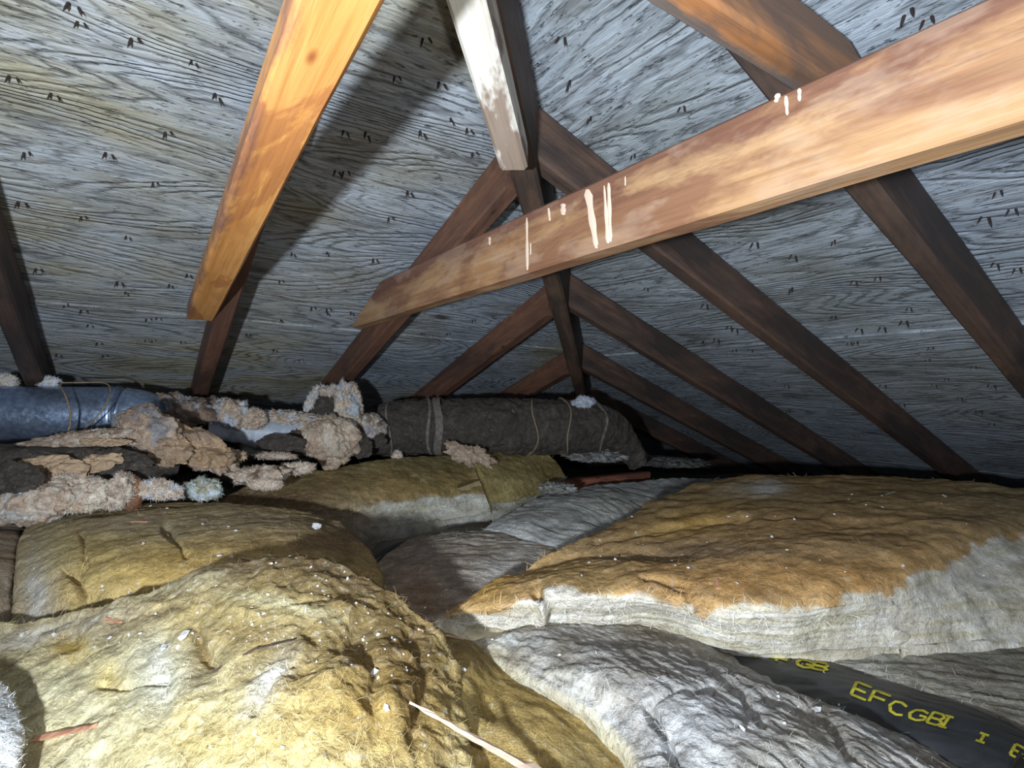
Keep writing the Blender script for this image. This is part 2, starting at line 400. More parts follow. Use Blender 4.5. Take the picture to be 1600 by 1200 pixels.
# ---------------------------------------------------------------- roofing nails through the deck
m, nt, b = mat('rusty_nail', .8); b.inputs['Base Color'].default_value = (.03, .022, .02, 1); M['nail'] = m
def nail_mesh():
    V, F = [], []
    for (dx, dy, L, r, lean) in ((-.0028, 0, .011, .0016, -.0035), (.0030, .001, .0085, .0014, .003)):
        b0 = len(V)
        for k in range(5):
            a = k*2*math.pi/5; V.append((dx + r*math.cos(a), dy + r*math.sin(a), .001))
        for k in range(5):
            a = k*2*math.pi/5; V.append((dx+lean*.5 + r*.8*math.cos(a), dy + r*.8*math.sin(a), -L*.5))
        V.append((dx+lean, dy, -L))
        for k in range(5):
            F.append((b0+k, b0+(k+1) % 5, b0+5+(k+1) % 5, b0+5+k)); F.append((b0+5+k, b0+5+(k+1) % 5, b0+10))
    me = mesh_from('nail_point', V, F, False); me.materials.append(M['nail']); return me
nm = nail_mesh()
def nail(p, which, s=1):
    root, Nn = (roofA, NA) if which == 'A' else (roofB, NB)
    Ux = Vector((1, 0, 0)) if which == 'A' else Vector((0, 1, 0)); Y_ = Nn.cross(Ux)
    o = bpy.data.objects.new('nail_point', nm); C.objects.link(o)
    R = Matrix((Ux, Y_, Nn)).transposed().to_4x4() @ Matrix.Rotation(random.uniform(-.8, .8), 4, 'Z') @ Matrix.Scale(s*random.uniform(.8, 1.25), 4)
    o.parent = root; R.translation = Vector(p) - Vector(root.location); o.matrix_local = R
nA = [(126, 35), (303, 97), (85, 148), (262, 206), (41, 238), (242, 285), (34, 316), (130, 338), (187, 441), (295, 429), (198, 457), (267, 445), (103, 475), (131, 483), (232, 496), (248, 495),
      (230, 530), (240, 530), (141, 506), (155, 534), (286, 532), (92, 552), (164, 553), (115, 8), (458, 396), (512, 395), (586, 405), (489, 480), (513, 482), (550, 488), (513, 489), (388, 520), (540, 206), (574, 210), (527, 268), (540, 268),
      (660, 207), (706, 187), (733, 202), (741, 238), (439, 438), (665, 60), (620, 120), (690, 130), (610, 340), (640, 300), (430, 545), (470, 560), (560, 555), (440, 500), (600, 560), (700, 420), (720, 390), (760, 420), (60, 420), (20, 500), (170, 240), (200, 370), (345, 330), (340, 150), (20, 120), (210, 60), (700, 520), (740, 500), (660, 520), (780, 560), (720, 590), (800, 590)]
nB = [(1066, 168), (922, 185), (990, 243), (1539, 341), (1582, 328), (1303, 377), (1372, 433), (1335, 440), (1237, 451), (1303, 494), (1421, 482), (1413, 502), (1343, 514), (1328, 534), (1338, 533), (1379, 512), (1455, 541), (1102, 476), (1149, 514), (1140, 511), (1000, 505), (1077, 531), (1099, 533), (1149, 545), (1173, 544), (1120, 530), (1555, 413), (1522, 571), (1450, 560),
      (1380, 600), (1345, 590), (1410, 630), (1240, 540), (1190, 620), (1160, 600), (1232, 640), (1070, 620), (1500, 620), (1530, 640), (1460, 600), (1480, 590), (878, 60), (890, 130), (1150, 30), (1560, 110), (1590, 60), (1240, 400), (1180, 380), (1090, 440), (1010, 450), (1560, 300), (1500, 380), (1590, 420), (1420, 20), (1450, 30), (1550, 600), (1230, 601), (1550, 660), (1040, 560), (960, 520)]
for q in nA: nail(on_A(*q), 'A', 1.35)
for q in nB: nail(on_B(*q), 'B', 1.35)

# ---------------------------------------------------------------- lofted soft bodies
def crom(Y, t):
    """Catmull-Rom along axis 0 at parameters t (0..n-1)"""
    n = len(Y); i = np.clip(np.floor(t).astype(int), 0, n-2); f = (t-i)
    P = lambda k: Y[np.clip(k, 0, n-1)]
    p0, p1, p2, p3 = P(i-1), P(i), P(i+1), P(i+2)
    p0 = np.where((i == 0)[(...,)+(None,)*(Y.ndim-1)], 2*p1-p2, p0); p3 = np.where((i == n-2)[(...,)+(None,)*(Y.ndim-1)], 2*p2-p1, p3)
    f = f.reshape((-1,)+(1,)*(Y.ndim-1))
    return .5*((2*p1) + (-p0+p2)*f + (2*p0-5*p1+4*p2-p3)*f*f + (-p0+3*p1-3*p2+p3)*f**3)
def grid_faces(n, m):
    i, j = np.meshgrid(np.arange(n-1), np.arange(m-1), indexing='ij'); a = (i*m+j).ravel()
    return np.stack([a, a+1, a+m+1, a+m], 1)
def batt(name, rows, nm_, mt, colfn, disp, skirt=.06, ns=7, bulge=.25, seed=0, open_front=False, bumps=(), creases=(), parent=None, **kw):
    """rows: front -> back, each a list of (px, py, z); returns the object"""
    n, m_ = nm_
    CP = np.array([[at_z(px, py, z) for (px, py, z) in r] for r in rows]); PX = np.array([[(px, py) for (px, py, z) in r] for r in rows], float)
    tv = np.linspace(0, len(rows)-1, n); tu = np.linspace(0, len(rows[0])-1, m_)
    G = crom(CP, tv); G = np.swapaxes(crom(np.swapaxes(G, 0, 1), tu), 0, 1)
    Q = crom(PX, tv); Q = np.swapaxes(crom(np.swapaxes(Q, 0, 1), tu), 0, 1)
    def normals(G):
        a = np.gradient(G, axis=0); b_ = np.gradient(G, axis=1); nn = np.cross(b_, a); nn /= (np.linalg.norm(nn, axis=-1, keepdims=True)+1e-12)
        return np.where(nn[..., 2:3] < 0, -nn, nn)
    # skirt rings
    I = np.clip(np.arange(-ns, n+ns), 0, n-1); J = np.clip(np.arange(-ns, m_+ns), 0, m_-1)
    ki = np.maximum(np.maximum(-np.arange(-ns, n+ns), np.arange(-ns, n+ns)-(n-1)), 0)/ns
    kj = np.maximum(np.maximum(-np.arange(-ns, m_+ns), np.arange(-ns, m_+ns)-(m_-1)), 0)/ns
    E = G[I][:, J].copy(); EQ = Q[I][:, J]
    cen = G.mean((0, 1))
    k2 = np.maximum(ki[:, None], kj[None, :])
    # outward directions
    du = np.zeros_like(E); gu = np.gradient(G, axis=1); gv = np.gradient(G, axis=0)
    gu = gu[I][:, J]; gv = gv[I][:, J]
    gu = gu/(np.linalg.norm(gu, axis=-1, keepdims=True)+1e-9); gv = gv/(np.linalg.norm(gv, axis=-1, keepdims=True)+1e-9)
    sj = np.sign(np.arange(-ns, m_+ns)-(m_-1)/2)*(kj > 0); si = np.sign(np.arange(-ns, n+ns)-(n-1)/2)*(ki > 0)
    out = gu*sj[None, :, None] + gv*si[:, None, None]; out[..., 2] = 0
    out /= (np.linalg.norm(out, axis=-1, keepdims=True)+1e-9)
    sk = skirt
    E = E + out*(bulge*sk*np.sin(np.pi*np.minimum(k2, 1)*.9))[..., None]
    E[..., 2] -= sk*(1-np.cos(k2*np.pi/2))*1.0
    E[..., 2] = np.maximum(E[..., 2], .006)
    nn = normals(E)
    vv = np.clip(np.arange(-ns, n+ns)/(n-1), 0, 1)[:, None]*np.ones((1, m_+2*ns)); uu = np.clip(np.arange(-ns, m_+ns)/(m_-1), 0, 1)[None, :]*np.ones((n+2*ns, 1))
    vrow = vv*(len(rows)-1)
    d = disp(E, EQ, vrow, uu) if disp else 0
    for (bx_, by_, rad, h) in bumps: d = d + h*np.exp(-((EQ[..., 0]-bx_)**2+(EQ[..., 1]-by_)**2)/(2*rad*rad))
    for (pts, wd, dep) in creases:
        dist = np.full(EQ.shape[:2], 1e9)
        for a, b_ in zip(pts[:-1], pts[1:]):
            a = np.array(a, float); b_ = np.array(b_, float); ab = b_-a; t = np.clip(((EQ-a)@ab)/(ab@ab), 0, 1); dd = np.linalg.norm(EQ-(a+t[..., None]*ab), axis=-1); dist = np.minimum(dist, dd)
        dist = dist + 6*perlin(np.concatenate([EQ/40, np.zeros(EQ.shape[:2]+(1,))], -1))
        d = d - dep*np.exp(-(dist/wd)**2)
    E = E + nn*np.asarray(d)[..., None]*(1-.5*k2[..., None])
    E[..., 2] = np.maximum(E[..., 2], .004)
    cols = colfn(E, EQ, vrow, uu, k2)
    Nn_, Mm = E.shape[:2]
    F = grid_faces(Nn_, Mm)
    me = mesh_from(name, E.reshape(-1, 3), F, True, cols.reshape(-1, 3))
    ctr = E.reshape(-1, 3).mean(0); ctr[2] = E[..., 2].min()
    co = E.reshape(-1, 3) - ctr; me.vertices.foreach_set('co', co.astype(np.float32).ravel())
    # close the underside
    bm = bmesh.new(); bm.from_mesh(me)
    ed = [e for e in bm.edges if e.is_boundary]
    try: bmesh.ops.holes_fill(bm, edges=ed, sides=0)
    except Exception: pass
    bm.to_mesh(me); bm.free(); me.update()
    o = link(name, me, mt, **kw); o.location = ctr
    if parent is not None: put(o, parent)
    return o
def lerp(a, b_, t): t = np.asarray(t)[..., None]; return np.asarray(a)*(1-t) + np.asarray(b_)*t
def sstep(a, b_, x_): t = np.clip((x_-a)/(b_-a), 0, 1); return t*t*(3-2*t)
def wrinkle(E, ang, f, st, seed=0, oct=3):
    c, s = math.cos(ang), math.sin(ang)
    u = E[..., 0]*c + E[..., 1]*s; v = -E[..., 0]*s + E[..., 1]*c
    warp = .35*fbm(E*6+seed, 2)/f*3
    return fbm(np.stack([u*f/st + seed, (v+warp)*f, E[..., 2]*f], -1), oct, ridged=True)
def gauss(Q, cx, cy, r, ry=None, ang=0):
    dx = Q[..., 0]-cx; dy = Q[..., 1]-cy; c, s = math.cos(ang), math.sin(ang); a = dx*c+dy*s; b_ = -dx*s+dy*c
    return np.exp(-(a*a/(2*r*r) + b_*b_/(2*(ry or r)**2)))
VIEW_R = math.atan2(_R[1], _R[0])                       # plan angle of the image's horizontal direction

def colmaker(top, top2, side, v_side=None, blobs=(), rag=.25, nf=9, seed=0, skirt_side=True, sblobs=()):
    def f(E, Q, v, u, k2):
        n = fbm(E*nf+seed, 4); c = lerp(top, top2, sstep(-.25, .3, n))
        for (cx, cy, r, ry, ang, colr, amt) in blobs:
            g = gauss(Q, cx, cy, r, ry, ang)*amt*(1+.5*fbm(E*25+seed+cx, 3)); c = c*(1-np.clip(g, 0, 1))[..., None] + np.array(colr)*np.clip(g, 0, 1)[..., None]
        s = 0
        if v_side is not None: s = 1 - sstep(v_side-.12, v_side+.12, v + rag*fbm(E*np.array([9, 9, 9])+seed+5, 4)*2)
        if skirt_side: s = np.maximum(s, sstep(.05, .35, k2))
        lam = fbm(np.stack([E[..., 0]*6, E[..., 1]*6, E[..., 2]*110], -1), 3)
        sc_ = lerp(side, np.array(side)*np.array((.86, .84, .72)), sstep(-.1, .35, lam))
        if not np.isscalar(s): c = c*(1-s)[..., None] + sc_*s[..., None]
        for (cx, cy, r, ry, ang, colr, amt) in sblobs:
            g = np.clip(gauss(Q, cx, cy, r, ry, ang)*amt*(1+.5*fbm(E*25+seed+cx, 3)), 0, 1); c = c*(1-g)[..., None] + np.array(colr)*g[..., None]
        # dust, fibre clots and stains of the wool itself
        d1 = fbm(E*30+seed+40, 4); d2 = fbm(np.stack([E[..., 0]*22, E[..., 1]*60, E[..., 2]*60], -1)+seed, 3)
        c = c*(1 + .45*d1 + .3*d2)[..., None]
        return np.clip(c, .01, .92)
    return f

# --- bed of old insulation between the joists
def bed():
    n, m_ = 150, 170
    D = np.linspace(.15, 4.6, n)**1.0; Xs = np.linspace(-1.25, 1.25, m_)
    P = np.zeros((n, m_, 3))
    for i, d in enumerate(D):
        for j, t in enumerate(Xs):
            q = _F*d + _R*(t*(d+.35)); P[i, j] = (q[0], q[1], 0)
    P[..., 2] = .105 + .025*fbm(P*2.5, 3) + .012*fbm(P*14+4, 4, True) + .012*sstep(1.5, 2.2, np.linalg.norm(P[..., :2], axis=-1))
    hroof = np.minimum(ZA-SP*P[..., 1], ZB-SP*P[..., 0]) + H0 - .03
    P[..., 2] = np.maximum(np.minimum(P[..., 2], hroof), .01)
    n1 = fbm(P*8, 4); cols = lerp((.30, .26, .22), (.17, .14, .12), sstep(-.2, .3, n1)); cols = cols + sstep(.1, .5, fbm(P*19+7, 3))[..., None]*np.array((.12, .13, .15))
    me = mesh_from('old_insulation', P.reshape(-1, 3), grid_faces(n, m_)[:, ::-1], True, cols.reshape(-1, 3))
    o = link('old_insulation', me, M['wool_grey'], label='flat grey-brown bed of old dusty insulation under all the batts', cat='insulation', kind='stuff')
    mo = o.modifiers.new('thick', 'SOLIDIFY'); mo.thickness = .03; mo.offset = -1 if True else 1
    return o
bed()

# --- big orange-topped batt on the right
rowsR = [
 [(700, 978, -.362), (850, 988, -.368), (1010, 985, -.37), (1200, 1020, -.372), (1400, 1010, -.372), (1620, 1000, -.378), (1950, 1010, -.378)],
 [(694, 970, -.350), (845, 965, -.340), (1007, 962, -.335), (1200, 990, -.335), (1400, 968, -.330), (1620, 930, -.325), (1950, 930, -.325)],
 [(700, 960, -.335), (842, 935, -.300), (1005, 932, -.290), (1200, 942, -.285), (1400, 908, -.275), (1620, 835, -.262), (1950, 835, -.262)],
 [(760, 922, -.315), (885, 892, -.286), (1050, 888, -.272), (1225, 878, -.258), (1410, 850, -.248), (1620, 806, -.236), (1950, 806, -.236)],
 [(815, 890, -.310), (910, 868, -.290), (1060, 858, -.272), (1240, 835, -.248), (1420, 812, -.238), (1620, 792, -.228), (1950, 795, -.228)],
 [(890, 856, -.292), (985, 818, -.265), (1105, 800, -.248), (1255, 790, -.232), (1430, 780, -.225), (1620, 779, -.218), (1950, 785, -.218)],
 [(960, 822, -.280), (1050, 772, -.245), (1130, 747, -.226), (1270, 743, -.214), (1430, 746, -.210), (1620, 765, -.210), (1950, 775, -.210)]]
def dispR(E, Q, v, u):
    front = 1 - sstep(1.7, 2.3, v)
    d = .012*fbm(E*6, 3) + .0035*wrinkle(E, VIEW_R, 13, 3.5, 2)*(1-front) + .0018*fbm(E*60, 3) + (1-front)*.004*fbm(np.stack([E[..., 0]*10, E[..., 1]*30, E[..., 2]*10], -1)+3, 3)
    lam = fbm(np.stack([E[..., 0]*5+.3*fbm(E*9, 2), E[..., 1]*5, (E[..., 2]+.010*fbm(E*8, 2))*95], -1), 3, True)
    d = d + front*(.003*lam + .004*fbm(E*np.array([14, 14, 5]), 3))
    return d
colR = colmaker((.50, .34, .17), (.72, .47, .22), (.84, .82, .76), v_side=1.92, rag=.62, seed=3, nf=11, blobs=[
    (1060, 800, 110, 30, -.15, (.34, .25, .13), .75), (1300, 770, 260, 22, 0, (.37, .27, .14), .7), (1080, 815, 60, 14, -.25, (.66, .42, .12), .8),
    (1250, 820, 160, 26, 0, (.42, .27, .13), .5), (1080, 865, 130, 12, 0, (.23, .18, .13), .8), (1200, 905, 160, 22, 0, (.64, .37, .14), .8), (900, 900, 60, 25, 0, (.55, .40, .18), .6),
    (1580, 790, 90, 40, 0, (.36, .31, .2), .6), (1195, 766, 22, 7, 0, (.8, .82, .85), .9), (1150, 768, 25, 9, 0, (.62, .52, .36), .7), (760, 915, 30, 20, -.5, (.72, .45, .12), .8)])
battR = batt('insulation_batt', rowsR, (230, 420), M['wool'], colR, dispR, skirt=.05, seed=1,
     creases=[([(800, 893), (900, 868), (1000, 862), (1080, 864)], 5, .009), ([(840, 925), (850, 950), (838, 985)], 6, .02), ([(930, 850), (1100, 815), (1280, 805)], 4, .006), ([(1000, 905), (1075, 920), (1085, 950)], 5, .008)],
     label='large thick batt on the right with orange-brown top and layered white front edge', cat='insulation')

# --- main yellow mound at the front left
rowsM = [
 [(-330, 1420, -0.450), (-80, 1420, -0.438), (200, 1420, -0.416), (430, 1420, -0.391), (640, 1420, -0.393), (800, 1400, -0.382)],
 [(-260, 1210, -0.413), (0, 1210, -0.394), (220, 1205, -0.361), (440, 1195, -0.325), (620, 1200, -0.335), (735, 1210, -0.360)],
 [(-220, 1100, -0.394), (10, 1095, -0.369), (230, 1085, -0.330), (440, 1075, -0.294), (605, 1085, -0.303), (712, 1110, -0.345)],
 [(-180, 1035, -0.381), (20, 1020, -0.354), (230, 1000, -0.312), (430, 980, -0.273), (590, 1000, -0.284), (702, 1045, -0.329)],
 [(-150, 990, -0.365), (32, 972, -0.338), (205, 938, -0.296), (345, 882, -0.248), (520, 888, -0.246), (672, 975, -0.292)]]
def dispM(E, Q, v, u):
    d = .010*fbm(E*7+3, 3) + .0045*wrinkle(E, VIEW_R-.5, 20, 3.0, 5, 3) + .0028*fbm(E*60, 4) + .007*fbm(E*20+9, 3) + .003*fbm(E*38+19, 3, True)
    rt = sstep(380, 520, Q[..., 0]); d = d + rt*.006*wrinkle(E, VIEW_R+1.1, 20, 2.5, 8, 2)
    return d
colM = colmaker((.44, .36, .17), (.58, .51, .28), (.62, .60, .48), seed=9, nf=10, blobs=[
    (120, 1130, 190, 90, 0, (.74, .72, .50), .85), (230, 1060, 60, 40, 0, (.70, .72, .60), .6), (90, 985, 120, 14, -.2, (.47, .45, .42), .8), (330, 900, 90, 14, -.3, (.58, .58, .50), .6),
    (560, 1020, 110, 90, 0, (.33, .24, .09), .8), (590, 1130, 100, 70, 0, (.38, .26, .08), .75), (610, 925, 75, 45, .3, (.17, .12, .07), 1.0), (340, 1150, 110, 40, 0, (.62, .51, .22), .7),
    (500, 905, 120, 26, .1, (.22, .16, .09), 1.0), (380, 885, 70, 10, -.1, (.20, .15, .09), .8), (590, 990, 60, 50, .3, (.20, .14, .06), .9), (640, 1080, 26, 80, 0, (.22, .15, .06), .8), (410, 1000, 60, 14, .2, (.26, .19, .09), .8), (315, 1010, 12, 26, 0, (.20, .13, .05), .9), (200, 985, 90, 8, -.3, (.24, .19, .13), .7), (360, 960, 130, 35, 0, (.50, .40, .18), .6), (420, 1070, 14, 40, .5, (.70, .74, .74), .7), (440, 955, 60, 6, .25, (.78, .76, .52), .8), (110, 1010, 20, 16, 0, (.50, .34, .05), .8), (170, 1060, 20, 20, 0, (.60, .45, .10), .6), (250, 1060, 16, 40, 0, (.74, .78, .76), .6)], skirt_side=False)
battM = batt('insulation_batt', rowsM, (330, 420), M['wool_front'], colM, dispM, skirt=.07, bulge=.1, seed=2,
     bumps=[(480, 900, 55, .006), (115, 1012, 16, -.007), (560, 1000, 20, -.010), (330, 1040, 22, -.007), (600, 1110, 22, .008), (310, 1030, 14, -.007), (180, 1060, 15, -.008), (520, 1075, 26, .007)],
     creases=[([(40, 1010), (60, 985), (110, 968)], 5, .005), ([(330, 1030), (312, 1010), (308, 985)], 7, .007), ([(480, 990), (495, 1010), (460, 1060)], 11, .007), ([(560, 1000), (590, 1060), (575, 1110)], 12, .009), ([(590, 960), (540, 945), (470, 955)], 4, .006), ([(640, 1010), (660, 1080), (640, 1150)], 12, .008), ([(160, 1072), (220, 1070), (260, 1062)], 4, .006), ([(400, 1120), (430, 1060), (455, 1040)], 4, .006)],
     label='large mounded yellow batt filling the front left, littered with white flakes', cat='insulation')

# --- lower yellow batt right of the mound
rowsY = [
 [(560, 1420, -0.394), (750, 1420, -0.387), (930, 1420, -0.392), (1180, 1420, -0.408)],
 [(620, 1210, -0.390), (750, 1200, -0.373), (880, 1200, -0.373), (1010, 1205, -0.398)],
 [(650, 1110, -0.387), (735, 1110, -0.355), (840, 1110, -0.366), (950, 1130, -0.398)],
 [(655, 1050, -0.376), (720, 1050, -0.345), (790, 1060, -0.366), (850, 1072, -0.394)],
 [(660, 1000, -0.366), (695, 992, -0.350), (735, 1008, -0.366), (790, 1035, -0.392)]]
def dispY(E, Q, v, u): return .007*fbm(E*8+13, 3) + .003*wrinkle(E, VIEW_R-.9, 20, 2.0, 15, 2) + .001*fbm(E*60+5, 4)
colY = colmaker((.50, .37, .14), (.42, .32, .14), (.70, .66, .52), seed=19, nf=12, blobs=[(830, 1120, 70, 40, .6, (.56, .42, .16), .7), (930, 1140, 60, 14, .8, (.66, .52, .22), .7), (720, 1120, 30, 50, 0, (.52, .43, .18), .6), (720, 1010, 50, 14, .3, (.30, .23, .12), .8)], skirt_side=False)
batt('insulation_batt', rowsY, (200, 200), M['wool_front'], colY, dispY, skirt=.05, seed=3, bumps=[(712, 1085, 22, .020), (765, 1090, 20, -.022), (725, 1030, 15, .008)],
     label='flat yellow batt at the bottom centre between the mound and the grey batt', cat='insulation')

# --- grey batt at the front right
rowsG = [
 [(965, 1330, -.375), (1120, 1330, -.35), (1330, 1330, -.355), (1560, 1330, -.375), (1760, 1330, -.40)],
 [(1005, 1195, -.362), (1130, 1185, -.332), (1260, 1180, -.337), (1400, 1190, -.352), (1510, 1200, -.385)],
 [(945, 1118, -.362), (1050, 1100, -.332), (1160, 1095, -.337), (1270, 1105, -.352), (1345, 1130, -.385)],
 [(850, 1062, -.360), (945, 1045, -.335), (1045, 1040, -.340), (1140, 1045, -.355), (1210, 1065, -.385)],
 [(735, 1003, -.365), (840, 985, -.352), (950, 980, -.358), (1060, 990, -.372), (1130, 1010, -.395)]]
def dispG(E, Q, v, u): return .008*fbm(E*9+23, 3) + .0042*wrinkle(E, VIEW_R-.85, 46, 1.8, 25, 2) + .003*fbm(E*30+15, 3) + .002*fbm(E*50+5, 3)
colG = colmaker((.47, .48, .49), (.33, .31, .28), (.62, .60, .50), seed=29, nf=14, blobs=[(1100, 1140, 110, 50, 0, (.50, .53, .58), .8), (900, 1065, 60, 16, .5, (.62, .63, .60), .8), (780, 1000, 50, 10, 0, (.62, .66, .68), .7), (1010, 1010, 120, 25, .1, (.30, .28, .26), .7), (1250, 1160, 60, 30, 0, (.46, .44, .38), .6), (760, 1020, 30, 12, .3, (.55, .50, .30), .6)])
batt('insulation_batt', rowsG, (260, 300), M['wool_grey'], colG, dispG, skirt=.045, seed=4, creases=[([(1012, 1105), (1035, 1140), (1060, 1200)], 6, .018), ([(1012, 1102), (1060, 1082), (1110, 1080)], 5, .010), ([(1110, 1050), (1160, 1085), (1190, 1130)], 7, .012), ([(1200, 1090), (1290, 1120), (1330, 1180)], 7, .012)],
     label='dusty blue-grey pillowed batt at the bottom centre right, beside the black strip', cat='insulation')

# --- right grey batt under the orange one
rowsGR = [
 [(1500, 1260, -.41), (1640, 1270, -.41), (1800, 1280, -.41), (2000, 1290, -.41)],
 [(1360, 1085, -.40), (1470, 1115, -.395), (1600, 1160, -.395), (1800, 1200, -.40)],
 [(1330, 1052, -.395), (1440, 1070, -.385), (1580, 1095, -.385), (1780, 1120, -.39)],
 [(1305, 1030, -.392), (1420, 1040, -.385), (1560, 1050, -.385), (1750, 1060, -.39)],
 [(1300, 990, -.395), (1410, 985, -.395), (1540, 985, -.395), (1700, 985, -.395)]]
def dispGR(E, Q, v, u): return .006*fbm(E*7+33, 3) + .004*wrinkle(E, VIEW_R-.25, 40, 5, 35, 2) + .002*fbm(E*60+5, 4)
colGR = colmaker((.34, .33, .29), (.25, .23, .20), (.34, .32, .28), seed=39, nf=10, blobs=[(1370, 1050, 40, 14, .3, (.46, .47, .46), .6), (1450, 1080, 120, 20, .3, (.40, .40, .36), .5)])
batt('insulation_batt', rowsGR, (160, 200), M['wool_grey'], colGR, dispGR, skirt=.03, seed=5,
     label='ribbed grey batt at the right edge, beneath the orange-topped batt', cat='insulation')

# --- left middle yellow batt
rowsL = [
 [(28, 985, -.375), (150, 985, -.375), (300, 970, -.375), (440, 940, -.375), (590, 935, -.375)],
 [(30, 935, -.345), (140, 925, -.320), (290, 905, -.305), (440, 880, -.300), (590, 900, -.345)],
 [(34, 880, -.312), (140, 862, -.285), (295, 848, -.272), (440, 840, -.275), (572, 862, -.315)],
 [(42, 830, -.295), (150, 815, -.272), (300, 808, -.262), (440, 812, -.265), (552, 838, -.300)],
 [(75, 800, -.285), (170, 791, -.272), (300, 787, -.262), (435, 794, -.264), (530, 815, -.290)]]
def dispL(E, Q, v, u): return .008*fbm(E*6+43, 3) + .0035*wrinkle(E, VIEW_R+.5, 16, 3, 45, 2) + .0025*fbm(E*60+5, 4)
colL = colmaker((.50, .38, .17), (.42, .33, .17), (.50, .52, .56), seed=49, nf=8, blobs=[(60, 930, 22, 60, 0, (.55, .58, .62), .85), (150, 900, 50, 50, 0, (.58, .45, .18), .6), (260, 890, 90, 20, -.2, (.60, .43, .15), .7), (450, 815, 140, 18, .1, (.32, .27, .2), .7), (200, 820, 120, 16, 0, (.40, .36, .28), .7), (500, 850, 60, 20, 0, (.30, .22, .13), .7), (90, 860, 30, 30, 0, (.50, .45, .25), .6)], skirt_side=False)
batt('insulation_batt', rowsL, (220, 320), M['wool'], colL, dispL, skirt=.05, seed=6, creases=[([(130, 840), (135, 880), (120, 900), (130, 960)], 5, .012), ([(100, 890), (120, 905), (130, 930)], 4, .010), ([(260, 830), (280, 850), (290, 870)], 4, .010)],
     label='yellow-brown batt on the left, behind the front mound, with a pale bluish left edge', cat='insulation')

# --- left edge brown batt
rowsE = [
 [(-160, 1000, -.38), (-60, 990, -.38), (14, 965, -.38)],
 [(-160, 930, -.33), (-60, 920, -.325), (12, 905, -.335)],
 [(-140, 860, -.30), (-60, 850, -.295), (20, 845, -.31)],
 [(-120, 828, -.295), (-50, 820, -.290), (26, 822, -.30)]]
batt('insulation_batt', rowsE, (100, 80), M['wool_grey'], colmaker((.30, .23, .17), (.40, .34, .27), (.25, .2, .16), seed=59), lambda E, Q, v, u: .008*fbm(E*9+53, 3) + .004*wrinkle(E, VIEW_R+1.2, 25, 2, 5), skirt=.04, seed=7,
     label='narrow dull brown batt end at the far left edge', cat='insulation')

# --- back middle yellow batt
rowsC = [
 [(350, 860, -.375), (470, 865, -.375), (600, 826, -.375), (710, 808, -.375), (790, 795, -.37)],
 [(345, 815, -.335), (465, 815, -.335), (597, 806, -.345), (708, 792, -.345), (788, 784, -.345)],
 [(350, 785, -.300), (465, 793, -.302), (592, 786, -.308), (702, 774, -.310), (782, 768, -.312)],
 [(372, 768, -.278), (475, 770, -.275), (598, 755, -.262), (700, 745, -.262), (775, 748, -.275)],
 [(410, 750, -.25), (505, 735, -.232), (612, 718, -.208), (705, 712, -.208), (760, 724, -.22)]]
def dispC(E, Q, v, u):
    fr = 1-sstep(1.7, 2.2, v)
    return .010*fbm(E*5+63, 3) + (1-fr)*.003*wrinkle(E, VIEW_R-.1, 14, 4, 45, 2) + .003*fbm(E*50+5, 4) + fr*.006*fbm(E*np.array([20, 20, 60]), 3)
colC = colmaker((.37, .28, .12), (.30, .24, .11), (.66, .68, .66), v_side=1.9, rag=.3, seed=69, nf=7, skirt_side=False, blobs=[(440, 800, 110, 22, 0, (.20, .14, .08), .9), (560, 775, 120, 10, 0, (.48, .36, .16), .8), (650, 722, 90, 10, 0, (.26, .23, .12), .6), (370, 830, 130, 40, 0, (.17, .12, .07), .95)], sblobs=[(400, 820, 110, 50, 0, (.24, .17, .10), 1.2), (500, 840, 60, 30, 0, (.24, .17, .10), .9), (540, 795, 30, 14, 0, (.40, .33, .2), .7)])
batt('insulation_batt', rowsC, (180, 280), M['wool'], colC, dispC, skirt=.05, seed=8,
     label='olive-yellow batt in the middle distance with white torn front edge before the wrapped duct', cat='insulation')

# --- olive batt leaning against the wrapped duct
rowsD = [
 [(770, 800, -.345), (826, 782, -.33), (886, 754, -.30)],
 [(768, 782, -.318), (826, 773, -.31), (882, 744, -.275)],
 [(756, 745, -.248), (815, 738, -.245), (868, 722, -.232)],
 [(738, 708, -.180), (788, 700, -.178), (846, 702, -.180)],
 [(738, 692, -.158), (772, 681, -.145), (826, 688, -.158)]]
batt('insulation_batt', rowsD, (120, 130), M['wool'], colmaker((.30, .25, .11), (.36, .29, .13), (.45, .46, .44), v_side=.75, rag=.25, seed=79, nf=7, skirt_side=False), lambda E, Q, v, u: .006*fbm(E*7+73, 3) + .003*fbm(E*45, 4) + .003*wrinkle(E, VIEW_R, 22, 2, 4), skirt=.03, bulge=.05, seed=9,
     label='small olive batt leaning up against the wrapped duct', cat='insulation')

